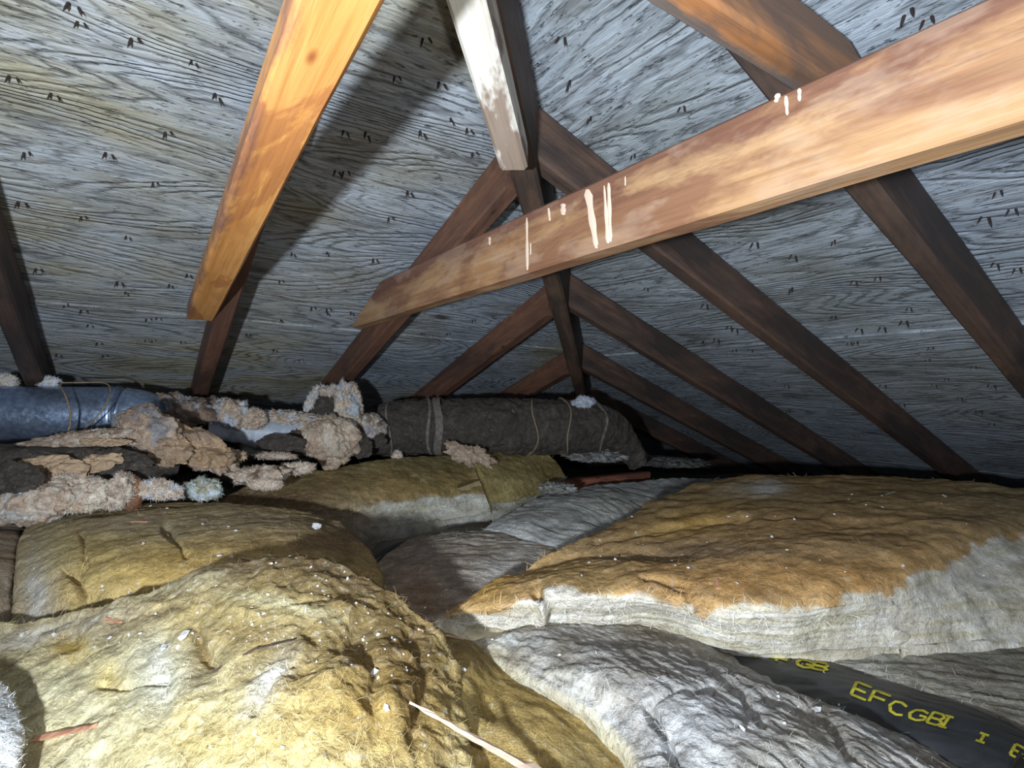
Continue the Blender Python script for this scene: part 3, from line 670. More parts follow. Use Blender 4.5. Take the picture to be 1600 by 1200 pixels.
# --- white-grey batt in the middle
rowsW = [
 [(740, 862, -.385), (850, 875, -.382), (960, 875, -.385), (1120, 850, -.40)],
 [(745, 842, -.362), (850, 858, -.352), (950, 858, -.36), (1100, 830, -.38)],
 [(775, 818, -.335), (870, 820, -.322), (975, 818, -.335), (1110, 800, -.36)],
 [(815, 792, -.318), (905, 786, -.303), (1010, 785, -.315), (1130, 775, -.34)],
 [(870, 768, -.305), (950, 757, -.290), (1045, 750, -.295), (1150, 748, -.31)]]
batt('insulation_batt', rowsW, (180, 240), M['wool_grey'], colmaker((.70, .74, .76), (.52, .54, .56), (.55, .57, .58), seed=89, nf=9, blobs=[(960, 790, 60, 16, 0, (.52, .56, .48), .5), (870, 770, 60, 8, 0, (.35, .35, .34), .6)]),
     lambda E, Q, v, u: .010*fbm(E*6+83, 3) + .005*wrinkle(E, VIEW_R-.9, 22, 2, 14, 2) + .002*fbm(E*45, 3), skirt=.04, seed=10, bumps=[(905, 845, 22, .012), (830, 835, 20, .012), (960, 850, 18, .008)],
     label='pale blue-white lumpy batt in the middle, left of the orange-topped batt', cat='insulation')

# --- flattened grey-brown batt in the middle
rowsF = [
 [(630, 1010, -0.378), (700, 1000, -0.378), (790, 960, -0.378), (900, 930, -0.378)],
 [(600, 935, -0.370), (690, 930, -0.363), (790, 905, -0.358), (890, 890, -0.363)],
 [(592, 886, -0.363), (690, 885, -0.346), (785, 880, -0.344), (880, 872, -0.353)],
 [(628, 852, -0.356), (705, 846, -0.340), (785, 850, -0.340), (865, 860, -0.348)],
 [(655, 838, -0.356), (715, 830, -0.346), (785, 836, -0.343), (850, 850, -0.353)]]
batt('insulation_batt', rowsF, (160, 180), M['wool_grey'], colmaker((.54, .50, .46), (.42, .37, .32), (.3, .27, .24), seed=99, nf=12, blobs=[(760, 890, 50, 14, -.3, (.55, .56, .56), .7), (650, 930, 60, 40, 0, (.36, .24, .16), .7)]),
     lambda E, Q, v, u: .008*fbm(E*8+93, 3) + .005*wrinkle(E, VIEW_R+.1, 28, 3, 24) + .002*fbm(E*60, 4), skirt=.03, seed=11,
     label='flattened grey-brown batt in the hollow at the centre of the floor', cat='insulation')

# --- bright white scrap at the lower left corner
rowsS = [
 [(-260, 1420, -0.436), (-120, 1420, -0.423), (20, 1420, -0.443)],
 [(-180, 1210, -0.364), (-90, 1200, -0.347), (18, 1205, -0.364)],
 [(-160, 1130, -0.347), (-80, 1120, -0.330), (26, 1135, -0.347)],
 [(-150, 1075, -0.341), (-70, 1065, -0.325), (6, 1072, -0.339)]]
batt('insulation_scrap', rowsS, (120, 100), M['wool_grey'], colmaker((.78, .83, .90), (.66, .72, .80), (.74, .78, .84), seed=109, nf=14), lambda E, Q, v, u: .004*fbm(E*14+3, 3) + .003*fbm(E*60, 4, True), skirt=.035, bulge=.15, seed=12,
     label='bright white tuft of insulation at the lower left corner', cat='insulation')

# ---------------------------------------------------------------- ducts and torn wrapping
def simple(name, col, rough=.8, metal=0, spec=.3, var=None, vs=30, bd=.002, stretch=(1, 1, 1)):
    m, nt, b = mat(name, rough, metal, spec); v = coords(nt, stretch); n = noise(nt, v, vs, 5, .65, .5)
    c = mix(nt, ramp(nt, n, [(.35, 0), (.65, 1)]), col, var or tuple(.6*k for k in col)); nt.links.new(c, b.inputs['Base Color'])
    bump(nt, b, n, .6, bd); M[name] = m; return m
simple('paper_wrap', (.085, .075, .07), .75, var=(.05, .045, .042), vs=16, bd=.006)
simple('black_paper', (.035, .038, .045), .5, spec=.5, var=(.02, .022, .026), vs=22, bd=.004)
simple('string', (.30, .23, .16), .9, vs=200)
simple('band_tape', (.20, .18, .16), .8, var=(.09, .08, .075), vs=60)
simple('pale_foil', (.50, .56, .66), .5, var=(.28, .33, .42), vs=30, bd=.006)
simple('flake', (.86, .88, .92), .5, var=(.70, .72, .76), vs=120)
simple('yellow_ink', (.60, .55, .05), .7, var=(.42, .38, .03), vs=90)
simple('kraft', (.46, .33, .22), .85, var=(.30, .22, .15), vs=18, bd=.006)
m, nt, b = mat('paper_wrap2', .7, 0, .35); v = coords(nt, (1, 1, 1)); n = noise(nt, v, 14, 5, .6, 1.5); n2 = noise(nt, v, 45, 5, .75, 2.5); n3 = noise(nt, v, 9, 3, .6, 1)
c = mix(nt, ramp(nt, n, [(.35, 0), (.65, 1)]), (.095, .08, .07), (.05, .043, .040)); c = mix(nt, ramp(nt, n2, [(.55, 0), (.68, .75)]), c, (.20, .175, .15)); c = mix(nt, ramp(nt, n3, [(.56, 0), (.66, .5)]), c, (.14, .12, .10))
nt.links.new(c, b.inputs['Base Color']); bump(nt, b, mth(nt, 'ADD', n, mth(nt, 'MULTIPLY', n2, .7)), 1.0, .012); M['paper_wrap'] = m
m, nt, b = mat('galvanised', .38, .85, .5)
v = coords(nt, (1, 1, 1)); n1 = noise(nt, v, 60, 3, .6, 1); n2 = noise(nt, v, 8, 3)
vv_ = N(nt, 'ShaderNodeTexVoronoi'); vv_.inputs['Scale'].default_value = 90; nt.links.new(v, vv_.inputs['Vector'])
c = mix(nt, ramp(nt, vv_.outputs['Distance'], [(.2, 0), (.8, 1)]), (.46, .58, .82), (.28, .38, .58)); c = mix(nt, ramp(nt, n2, [(.4, 0), (.7, .5)]), c, (.16, .20, .28))
nt.links.new(c, b.inputs['Base Color']); nt.links.new(ramp(nt, n1, [(.3, .24), (.7, .46)]), b.inputs['Roughness']); bump(nt, b, n1, .35, .0015); M['galv'] = m

def tube(name, pts, rad, mt, nu=28, seg=None, noise_amp=0, nfreq=12, ridg=False, seed=0, cols=None, parent=None, ell=1.0, caps=True, **kw):
    pts = np.array([np.array(p, float) for p in pts]); n = seg or (len(pts)-1)*8
    t = np.linspace(0, len(pts)-1, n+1); Pth = crom(pts, t) if len(pts) > 2 else pts[0] + (pts[1]-pts[0])*(t/(len(pts)-1))[:, None]
    rr = np.interp(t, np.arange(len(rad)), rad) if hasattr(rad, '__len__') else np.full(n+1, float(rad))
    T = np.gradient(Pth, axis=0); T /= np.linalg.norm(T, axis=1)[:, None]
    up = np.array([0, 0, 1.0]); S = np.cross(T, up); S /= np.linalg.norm(S, axis=1)[:, None] + 1e-9; U2 = np.cross(S, T)
    a = np.linspace(0, 2*np.pi, nu, endpoint=False)
    D = S[:, None]*np.cos(a)[None, :, None] + U2[:, None]*np.sin(a)[None, :, None]*ell
    V = Pth[:, None] + D*rr[:, None, None]
    if noise_amp: V = V + D*(noise_amp*fbm(V*nfreq+seed, 3, ridg))[..., None]
    col = cols(V) if cols else None
    ctr = V.reshape(-1, 3).mean(0)
    W = V.reshape(-1, 3) - ctr
    F = [(i*nu+j, i*nu+(j+1) % nu, (i+1)*nu+(j+1) % nu, (i+1)*nu+j) for i in range(n) for j in range(nu)]
    if caps: F += [tuple(range(nu-1, -1, -1)), tuple(n*nu+j for j in range(nu))]
    me = mesh_from(name, W, F, True, col.reshape(-1, 3) if col is not None else None)
    if not mt.name.startswith('galv'): pass
    o = link(name, me, mt, **kw); o.location = ctr
    if parent is not None: put(o, parent)
    return o
def ring(name, c, axis, r, w_, th, mt, parent, wob=0, seed=0, slant=0):
    axis = np.array(axis)/np.linalg.norm(axis); up = np.array([0, 0, 1.0]); S = np.cross(axis, up); S /= np.linalg.norm(S); U2 = np.cross(S, axis)
    nu = 40; V = []; F = []
    prof = [(-w_/2, -.004), (-w_/2, th), (w_/2, th), (w_/2, -.004)]
    for j in range(nu):
        a = 2*math.pi*j/nu; d = S*math.cos(a) + U2*math.sin(a); wb = wob*math.sin(3*a+seed) + slant*math.sin(a); rn = r*(1+.03*math.sin(5*a+seed)*(1 if wob else 0))
        for (x_, e) in prof: V.append(np.array(c) + axis*(x_+wb) + d*(rn+e))
    for j in range(nu):
        for k in range(3): F.append((j*4+k, j*4+k+1, ((j+1) % nu)*4+k+1, ((j+1) % nu)*4+k))
    V = np.array(V); ct = V.mean(0); o = link(name, mesh_from(name, V-ct, F, False), mt); o.location = ct; put(o, parent); return o

# galvanised duct at the left
g0, g1 = at_d(-170, 650, 1.40), at_d(190, 647, 1.56)
duct = empty('metal_duct', g0, label='shiny galvanised round metal duct at the left edge', cat='duct')
tube('duct_pipe', [g0, g1], .076, M['galv'], nu=64, seg=30, parent=duct)
ax = (g1-g0)/np.linalg.norm(g1-g0)
ring('crimp_bead', g1 - ax*.006, ax, .076, .006, .003, M['galv'], duct); ring('crimp_bead', g1 - ax*.022, ax, .076, .004, .002, M['galv'], duct)
tube('duct_elbow', [g1, g1 + ax*.05 + np.array([0, .005, -.010]), at_d(262, 668, 1.66), at_d(290, 700, 1.72)], [.076, .074, .058, .050], M['galv'], nu=48, seg=24, parent=duct)
def cord(name, pts, r, mt, **kw): return tube(name, pts, r, mt, nu=7, seg=(len(pts)-1)*6, **kw)
cord('string_tie', [at_d(92, 599, 1.43), at_d(101, 615, 1.385), at_d(109, 640, 1.365), at_d(110, 660, 1.37), at_d(106, 676, 1.36), at_d(103, 688, 1.33)], .0024, M['string'],
     label='slack string hanging straight down over the metal duct', cat='string')
cord('string_tie', [at_d(93, 598, 1.44), at_d(125, 598, 1.45), at_d(160, 598, 1.46), at_d(172, 606, 1.44), at_d(168, 628, 1.40), at_d(152, 650, 1.38), at_d(132, 670, 1.38), at_d(122, 684, 1.34)], .0018, M['string'],
     label='thinner string looped in a wide arc over the metal duct', cat='string')

# wrapped duct in the middle
wp = [at_d(596, 672, 1.98), at_d(640, 668, 1.99), at_d(688, 666, 2.0), at_d(740, 667, 2.01), at_d(790, 667, 2.02), at_d(830, 667, 2.04), at_d(880, 667, 2.06), at_d(930, 668, 2.09), at_d(956, 674, 2.11), at_d(978, 695, 2.13), at_d(998, 722, 2.15)]
wr = [.086, .094, .090, .096, .098, .096, .094, .086, .066, .044, .036]
wd_ = empty('wrapped_duct', wp[0], label='thick duct wrapped in dark grey paper, lying across the middle behind the yellow batts', cat='duct')
wo = tube('paper_wrapping', wp, wr, M['paper_wrap'], nu=110, seg=320, noise_amp=.014, nfreq=22, ridg=True, seed=4, parent=wd_)
for px, w_, wb, nm2, mt in ((612, .006, .006, 'tie_string', 'band_tape'), (672, .010, .006, 'tape_band', 'band_tape'), (686, .026, .006, 'tape_band', 'band_tape'), (826, .004, .010, 'tie_string', 'string'), (879, .004, .008, 'tie_string', 'string'), (930, .008, .008, 'tie_string', 'band_tape')):
    k = (px-596)/(998-596)*(len(wp)-1); i = min(int(np.searchsorted([596, 640, 688, 740, 790, 830, 880, 930, 956, 978, 998], px))-1, 8)
    xs = [596, 640, 688, 740, 790, 830, 880, 930, 956]; t = (px-xs[i])/(xs[i+1]-xs[i]); c = wp[i]+(wp[i+1]-wp[i])*t
    ring(nm2, c, wp[i+1]-wp[i], np.interp(px, xs, wr[:9])+.008, w_, .005, M[mt], wd_, wob=wb, seed=px)
cord('tie_string', [at_d(800, 640, 1.94), at_d(830, 682, 1.95), at_d(860, 678, 1.96), at_d(900, 668, 1.98), at_d(935, 665, 2.0), at_d(960, 680, 2.03)], .002, M['string'], parent=wd_)

# ------- crumpled sheets and tufts of torn wrapping
RV = np.array([_R[0], _R[1], 0]); RV /= np.linalg.norm(RV); FV = np.array([_F[0], _F[1], 0]); FV /= np.linalg.norm(FV)
def tuft(name, px, py, D, rx, ry, c1, c2, c3=None, seed=0, amp=.35, rd=None, tilt=0, mt='tan', res=56, freq=1.6, parent=None, **kw):
    c = at_d(px, py, D); k = D/FPX; a = rx*k; b_ = ry*k; dd = (rd*k if rd else min(a, b_)*1.1)
    th = np.linspace(.02, np.pi-.02, res); ph = np.linspace(0, 2*np.pi, res*2, endpoint=False)
    X_ = np.sin(th)[:, None]*np.cos(ph); Y_ = np.sin(th)[:, None]*np.sin(ph); Z_ = np.cos(th)[:, None]*np.ones_like(ph)
    S = np.stack([X_, Y_, Z_], -1)
    sc3 = np.array([a, dd, b_])/max(min(a, b_), 1e-6)
    q = S*sc3*freq + seed*3.7
    n = 1.3*fbm(q*.8, 4, False, .5) + .35*fbm(q*1.4+9, 2, True)
    rr = 1 + amp*n
    L = S*rr[..., None]*np.array([a, dd, b_])
    ct, st = math.cos(tilt), math.sin(tilt)
    lx = L[..., 0]*ct + L[..., 2]*st; lz = -L[..., 0]*st + L[..., 2]*ct
    V = lx[..., None]*RV + L[..., 1][..., None]*FV + lz[..., None]*np.array([0, 0, 1.0])
    cc = lerp(c1, c2, sstep(-.2, .25, fbm(q*.8+5, 4)))
    if c3 is not None: g = sstep(.0, .28, fbm(q*.7+19, 3)); cc = cc*(1-g)[..., None] + np.array(c3)*g[..., None]
    cc = np.clip(cc*(1 + .5*fbm(q*2.2+31, 4) + .25*fbm(q*5+3, 3))[..., None], .02, .9)
    h, w2 = V.shape[:2]; i, j = np.meshgrid(np.arange(h-1), np.arange(w2), indexing='ij'); a0 = (i*w2+j).ravel(); b0 = (i*w2+(j+1) % w2).ravel()
    F = np.stack([a0, a0+w2, b0+w2, b0], 1)
    me = mesh_from(name, V.reshape(-1, 3), F, True, cc.reshape(-1, 3))
    bm = bmesh.new(); bm.from_mesh(me); bmesh.ops.holes_fill(bm, edges=[e for e in bm.edges if e.is_boundary], sides=0); bm.to_mesh(me); bm.free()
    o = link(name, me, M[mt], **kw); o.location = c
    if parent is not None: put(o, parent)
    return o
def sheet(name, px, py, D, rx, ry, mt, lean=.6, seed=0, crum=.25, tilt=0, res=44, parent=None, **kw):
    """torn sheet with a ragged outline; lean 0 = upright, 1 = lying"""
    c = at_d(px, py, D); k = D/FPX; a = rx*k; b_ = ry*k
    r = np.linspace(0, 1, res//2); ph = np.linspace(0, 2*np.pi, res*2, endpoint=False)
    R1, PH = np.meshgrid(r, ph, indexing='ij')
    edge = 1 + .35*fbm(np.stack([np.cos(PH)*1.5+seed, np.sin(PH)*1.5, np.zeros_like(PH)], -1), 4, False, .7)
    u = R1*edge*np.cos(PH)*a; v_ = R1*edge*np.sin(PH)*b_
    ct, st = math.cos(tilt), math.sin(tilt); u, v_ = u*ct+v_*st, -u*st+v_*ct
    q = np.stack([u, v_, np.zeros_like(u)], -1)/min(a, b_)*1.3 + seed*2.3
    n = (fbm(q, 4) + .5*fbm(q*.8+7, 2, True))*crum*min(a, b_)*1.4 - .35*(R1**2)*min(a, b_)*crum*2
    V = u[..., None]*RV + v_[..., None]*(np.array([0, 0, 1.0])*(1-lean) + FV*lean*1.6) + n[..., None]*(-FV*(1-lean) + np.array([0, 0, 1.0])*lean)
    h, w2 = V.shape[:2]; i, j = np.meshgrid(np.arange(h-1), np.arange(w2), indexing='ij'); a0 = (i*w2+j).ravel(); b0 = (i*w2+(j+1) % w2).ravel()
    F = np.stack([a0, a0+w2, b0+w2, b0], 1)
    cc = None
    if mt == 'tan': cc = lerp((.52, .38, .26), (.34, .26, .2), sstep(-.2, .3, fbm(q, 4))).reshape(-1, 3)
    me = mesh_from(name, V.reshape(-1, 3), F, True, cc)
    o = link(name, me, M[mt], **kw); o.location = c
    s_ = o.modifiers.new('thick', 'SOLIDIFY'); s_.thickness = .0018; s_.offset = 0
    if parent is not None: put(o, parent)
    return o
TAN, TAN2, PALE, BRN, BLU = (.53, .42, .34), (.38, .30, .25), (.66, .59, .52), (.19, .145, .12), (.56, .63, .74)

# long torn paper-wrapped duct in front of the metal one
p2 = [at_d(-90, 742, 1.16), at_d(20, 738, 1.2), at_d(120, 732, 1.24), at_d(210, 728, 1.3), at_d(275, 722, 1.36)]
td = empty('torn_wrapped_duct', p2[0], label='low duct in torn dark grey paper at the left, in front of the metal duct', cat='duct')
tube('paper_wrapping', p2, [.052, .055, .050, .046, .030], M['paper_wrap'], nu=48, seg=90, noise_amp=.012, nfreq=16, seed=14, parent=td)
sheet('torn_paper', 95, 735, 1.17, 44, 26, 'kraft', .25, 3, .5, .2, parent=td); sheet('torn_paper', 150, 722, 1.2, 40, 20, 'kraft', .3, 5, .5, -.3, parent=td)
sheet('torn_paper', 20, 745, 1.11, 50, 26, 'paper_wrap', .2, 8, .35, .2, parent=td); sheet('torn_paper', 60, 722, 1.16, 46, 14, 'kraft', .3, 11, .4, -.25, parent=td)
sheet('torn_paper', 190, 716, 1.22, 50, 20, 'paper_wrap', .3, 13, .35, .25, parent=td); sheet('torn_paper', 165, 690, 1.24, 42, 9, 'kraft', .4, 15, .5, 0, parent=td)
tuft('torn_wool', 118, 690, 1.28, 88, 15, TAN, TAN2, PALE, 1, .3, rd=20, tilt=-.16, label='long tan strip of torn wool lying along the foot of the metal duct', cat='insulation')
tuft('torn_wool', 232, 672, 1.33, 52, 34, TAN, TAN2, (.3, .3, .33), 2, .4, rd=28, tilt=.3, label='crumpled tan and grey wad at the right end of the metal duct', cat='insulation')
sheet('torn_wool', 290, 690, 1.34, 88, 34, 'tan', .3, 21, .6, .45, res=90, label='folded tan blanket of old wrap sloping down right of the metal duct', cat='insulation')
sheet('torn_wool', 250, 700, 1.30, 50, 32, 'tan', .2, 25, .6, .3, res=80, label='crumpled tan sheet of old wrap just below the metal duct end', cat='insulation')
sheet('torn_wool', 352, 710, 1.38, 30, 16, 'tan', .4, 27, .5, .2, res=60, label='curled tan flap of wrap with a lifted lip, left of the pale foil duct', cat='insulation')
tuft('torn_wool', 325, 712, 1.42, 48, 20, TAN, TAN2, PALE, 3, .45, tilt=.35, label='tan wad under the curled flap, left of centre', cat='insulation')
tuft('torn_wool', 275, 640, 1.62, 50, 22, TAN2, BRN, (.34, .38, .45), 4, .5, tilt=.1, label='dark brown ragged pile behind the metal duct end', cat='insulation')
tuft('torn_wool', 325, 640, 1.70, 24, 18, TAN2, (.3, .33, .4), BRN, 5, .5, label='small grey-brown pile at the foot of the narrow rafter', cat='insulation')
tuft('torn_wool', 362, 645, 1.66, 26, 20, TAN, (.5, .48, .46), BLU, 6, .5, tilt=.3, label='pale tuft just right of the foot of the narrow rafter', cat='insulation')
tuft('torn_wool', 396, 655, 1.66, 18, 14, TAN, PALE, None, 7, .4, label='small tan lump left of the pale foil duct section', cat='insulation')
p3 = [at_d(325, 672, 1.66), at_d(370, 672, 1.70), at_d(430, 680, 1.74), at_d(490, 682, 1.80), at_d(560, 680, 1.9), at_d(606, 676, 1.96)]
fd = empty('foil_wrapped_duct', p3[0], label='partly stripped duct of pale blue foil and dark paper between the rag piles', cat='duct')
tube('foil_skin', p3[:4], [.034, .040, .050, .056], M['pale_foil'], nu=44, seg=60, noise_amp=.008, nfreq=20, seed=24, parent=fd)
tube('paper_wrapping', [p3[2] + np.array([0, 0, -.02]), p3[3], p3[4], p3[5]], [.056, .060, .066, .078], M['paper_wrap'], nu=44, seg=60, noise_amp=.012, nfreq=14, seed=34, parent=fd)
sheet('torn_paper', 438, 692, 1.62, 40, 15, 'paper_wrap', .15, 33, .25, .02, parent=fd)
tuft('torn_wool', 430, 712, 1.62, 30, 5, PALE, TAN, None, 35, .4, rd=8, parent=fd)
tuft('torn_wool', 440, 652, 1.74, 42, 10, PALE, TAN, BLU, 36, .5, rd=18, parent=fd)
tuft('torn_wool', 518, 690, 1.70, 40, 34, TAN, PALE, (.62, .52, .42), 8, .4, rd=30, res=80, label='big fluffy tan tuft at the left end of the wrapped duct', cat='insulation')
tuft('torn_wool', 545, 635, 1.80, 17, 36, PALE, (.66, .54, .44), BLU, 9, .5, tilt=-.1, res=80, label='tall upright pale tuft beside the foot of a rafter', cat='insulation')
tuft('torn_wool', 520, 612, 1.82, 26, 7, PALE, TAN, BLU, 10, .5, tilt=.1, rd=12, label='thin pale crest capping the dark paper flap', cat='insulation')
sheet('torn_paper', 510, 635, 1.80, 28, 22, 'paper_wrap', .1, 41, .25, .1, label='dark grey paper flap standing up among the pale tufts', cat='paper')
tuft('torn_wool', 486, 625, 1.78, 6, 18, BLU, PALE, None, 11, .5, tilt=.4, label='narrow bluish shred at the left of the standing paper flap', cat='insulation')
tuft('torn_wool', 500, 662, 1.76, 45, 11, PALE, TAN, BLU, 37, .5, rd=20, label='pale torn ridge below the standing paper flap', cat='insulation')
tuft('torn_wool', 578, 668, 1.84, 22, 20, PALE, (.4, .4, .44), BRN, 12, .5, label='ragged grey tuft touching the left end of the wrapped duct', cat='insulation')
sheet('torn_paper', 566, 700, 1.72, 16, 18, 'paper_wrap', .1, 43, .3, .3, label='small dark paper scrap right of the big tan tuft', cat='paper')
sheet('torn_paper', 588, 688, 1.80, 16, 14, 'paper_wrap', .1, 45, .3, -.2, label='small dark paper scrap under the left end of the wrapped duct', cat='paper')
# front row of rolled wool
tuft('rolled_wool', 60, 785, 1.14, 72, 30, TAN, PALE, (.66, .66, .68), 13, .3, rd=30, tilt=-.2, res=90, label='lumpy tan and white wool roll at the left edge', cat='insulation')
tuft('rolled_wool', 122, 772, 1.16, 46, 27, PALE, TAN, (.74, .68, .6), 14, .35, rd=28, res=90, label='round folded cream wool lump, largest of the front row', cat='insulation')
tuft('rolled_wool', 186, 768, 1.18, 17, 26, PALE, TAN2, None, 15, .35, tilt=.2, res=70, label='upright cream wool lump left of the rust-coloured gap', cat='insulation')
tuft('rolled_wool', 248, 765, 1.22, 34, 13, PALE, TAN, BLU, 16, .45, tilt=.15, res=70, label='small pointed cream wool tail right of the rust-coloured gap', cat='insulation')
tuft('rolled_wool', 205, 770, 1.21, 16, 24, (.30, .13, .06), (.22, .10, .05), None, 17, .15, rd=14, label='rust-coloured lump between two cream wool lumps', cat='insulation')
tuft('rolled_wool', 318, 765, 1.28, 26, 15, (.50, .60, .58), (.34, .34, .26), BLU, 18, .35, label='pale greenish blue tuft in front of the tan rolls', cat='insulation')
tuft('rolled_wool', 405, 743, 1.42, 44, 14, TAN, PALE, BRN, 19, .35, rd=18, tilt=-.08, res=70, label='tan wool roll lying behind the dark hollow, left of the olive batt', cat='insulation')
tuft('rolled_wool', 462, 732, 1.48, 26, 8, PALE, TAN, None, 20, .3, rd=10, tilt=-.1, label='thin pale wool finger on the edge of the olive batt', cat='insulation')
tuft('rolled_wool', 415, 757, 1.38, 22, 6, PALE, TAN, None, 21, .4, label='small pale shred below the tan wool roll', cat='insulation')
tuft('torn_wool', 735, 712, 1.84, 36, 14, (.55, .44, .36), (.40, .31, .25), None, 22, .6, tilt=.3, rd=10, res=70, label='pinkish tan shred lying on the olive batt below the wrapped duct', cat='insulation')
tuft('torn_wool', 621, 714, 1.88, 7, 8, (.55, .44, .36), PALE, None, 23, .3, label='tiny tan tuft on the back edge of the olive batt', cat='insulation')
tuft('torn_wool', 912, 628, 2.0, 13, 7, BLU, (.45, .5, .62), None, 24, .7, label='bluish white tuft on top of the wrapped duct', cat='insulation')
tuft('torn_wool', 755, 654, 1.93, 10, 7, (.5, .5, .5), (.3, .3, .3), None, 38, .4, rd=4, label='pale grey scrap stuck to the side of the wrapped duct', cat='insulation')
tuft('dust_pile', 930, 712, 2.12, 42, 8, (.40, .43, .46), (.2, .2, .2), None, 25, .6, rd=30, label='pale grey heap of dust under the right end of the wrapped duct', cat='dust')
tuft('dust_pile', 1045, 722, 2.4, 50, 6, (.22, .24, .26), (.1, .1, .1), None, 26, .6, rd=30, label='dark grey heap of debris right of the wrapped duct', cat='dust')
tuft('dust_pile', 870, 762, 1.78, 24, 7, (.42, .44, .45), (.2, .19, .18), None, 27, .6, rd=20, label='grey crumbs between the olive and the blue-white batts', cat='dust')
tuft('torn_wool', 12, 596, 1.50, 12, 8, PALE, (.6, .62, .66), None, 28, .5, label='white tuft on the metal duct at the left edge', cat='insulation')
tuft('torn_wool', 76, 597, 1.52, 14, 6, BLU, PALE, None, 29, .5, label='bluish tuft on the metal duct beside the strings', cat='insulation')
tuft('torn_wool', 800, 948, .93, 26, 17, (.80, .78, .72), (.72, .66, .5), None, 30, .5, rd=16, mt='wool', label='white fluff plug in the split front corner of the orange-topped batt', cat='insulation')
c0, c1 = at_z(872, 757, -.302), at_z(1010, 742, -.30)
beam('ceiling_joist', c0 - np.array([0, 0, .02]), c1 - np.array([0, 0, .02]), .04, .07, M['joist'], seed=77, seg=12, label='red-brown joist end showing between the wrapped duct and the blue-white batt', cat='joist')

# ---------------------------------------------------------------- black paper strip with yellow print
rowsK = [
 [(1060, 1040, -.415), (1150, 1072, -.412), (1250, 1110, -.405), (1340, 1150, -.40), (1430, 1195, -.395), (1520, 1260, -.39)],
 [(1075, 1020, -.402), (1165, 1052, -.390), (1270, 1088, -.385), (1365, 1120, -.378), (1455, 1155, -.372), (1560, 1215, -.37)],
 [(1095, 1005, -.395), (1200, 1035, -.383), (1300, 1060, -.378), (1400, 1090, -.370), (1490, 1122, -.366), (1590, 1170, -.366)],
 [(1120, 995, -.405), (1225, 1022, -.395), (1335, 1045, -.392), (1430, 1080, -.385), (1510, 1108, -.382), (1625, 1160, -.382)],
 [(1150, 990, -.42), (1250, 1015, -.42), (1360, 1040, -.42), (1450, 1070, -.415), (1540, 1100, -.41), (1660, 1150, -.41)]]
strip = batt('paper_facing', rowsK, (90, 260), M['black_paper'], lambda E, Q, v, u, k: np.zeros(E.shape)+.04, lambda E, Q, v, u: .004*fbm(E*12+123, 3) + .002*wrinkle(E, VIEW_R-.5, 30, 4, 7, 2), skirt=.012, ns=3, seed=13,
     label='black facing paper strip with yellow printing, between two grey batts', cat='paper')
rowsK2 = [[(560, 900, -.39), (620, 872, -.385), (690, 845, -.375), (760, 842, -.37)], [(570, 872, -.378), (615, 852, -.362), (685, 834, -.350), (750, 832, -.352)], [(590, 850, -.385), (640, 838, -.375), (700, 826, -.366), (760, 824, -.366)]]
batt('paper_facing', rowsK2, (40, 110), M['black_paper'], lambda E, Q, v, u, k: np.zeros(E.shape)+.04, lambda E, Q, v, u: .003*fbm(E*12+133, 3), skirt=.008, ns=3, seed=14,
     label='small curved black paper edge poking out in the central hollow', cat='paper')
from mathutils.bvhtree import BVHTree
def bvh(o):
    me = o.data; mw = Matrix.Translation(o.location); return BVHTree.FromPolygons([mw @ v.co for v in me.vertices], [tuple(p.vertices) for p in me.polygons])
CAMP = Vector((0, 0, H0))
tk = bvh(strip)
def cast(tree, px, py):
    d = Vector(ray(px, py)).normalized(); h = tree.ray_cast(CAMP, d); return h[0], h[1]
GL = {'E': [[(0, 0), (0, 1)], [(0, 1), (1, 1)], [(0, .5), (.8, .5)], [(0, 0), (1, 0)]], 'F': [[(0, 0), (0, 1)], [(0, 1), (1, 1)], [(0, .5), (.8, .5)]],
      'C': [[(1, .85), (.6, 1), (.2, .9), (0, .5), (.2, .1), (.6, 0), (1, .15)]], 'G': [[(1, .85), (.6, 1), (.2, .9), (0, .5), (.2, .1), (.6, 0), (1, .2), (1, .5), (.6, .5)]],
      'B': [[(0, 0), (0, 1)], [(0, 1), (.7, 1), (.9, .75), (.7, .5), (0, .5)], [(.7, .5), (1, .25), (.7, 0), (0, 0)]], 'I': [[(.5, 0), (.5, 1)], [(.2, 0), (.8, 0)], [(.2, 1), (.8, 1)]],
      'R': [[(0, 0), (0, 1)], [(0, 1), (.7, 1), (.9, .75), (.7, .5), (0, .5)], [(.4, .5), (1, 0)]], '-': [[(.1, .5), (.9, .5)]]}
def letter(ch, o_px, ux, vx, wd=5.6):
    ux = np.array(ux)*1.05; vx = np.array(vx)*1.15
    """o_px lower left corner in the picture, ux/vx the letter's width and height vectors there"""
    V, F = [], []
    for st in GL[ch]:
        P = [np.array(o_px, float) + np.array(ux)*a + np.array(vx)*b_ for a, b_ in st]
        Q = []
        for a, b_ in zip(P[:-1], P[1:]):
            n = max(2, int(np.linalg.norm(b_-a)/4)); Q += [a+(b_-a)*k/n for k in range(n)]
        Q.append(P[-1]); prev = None
        for k, q in enumerate(Q):
            t = Q[min(k+1, len(Q)-1)] - Q[max(k-1, 0)]; t = t/(np.linalg.norm(t)+1e-9); nn = np.array((-t[1], t[0]*.6))
            row = []
            for s_ in (-.5, .5):
                h, nr = cast(tk, *(q + nn*s_*wd))
                if h is None: row = None; break
                if nr.z < 0: nr = -nr
                row.append(h + nr*.0012)
            if row is None: prev = None; continue
            i0 = len(V); V += row
            if prev is not None: F.append((prev, prev+1, i0+1, i0))
            prev = i0
    if F: put(link('printed_letter', mesh_from('printed_letter', V, F, False), M['yellow_ink']), strip)
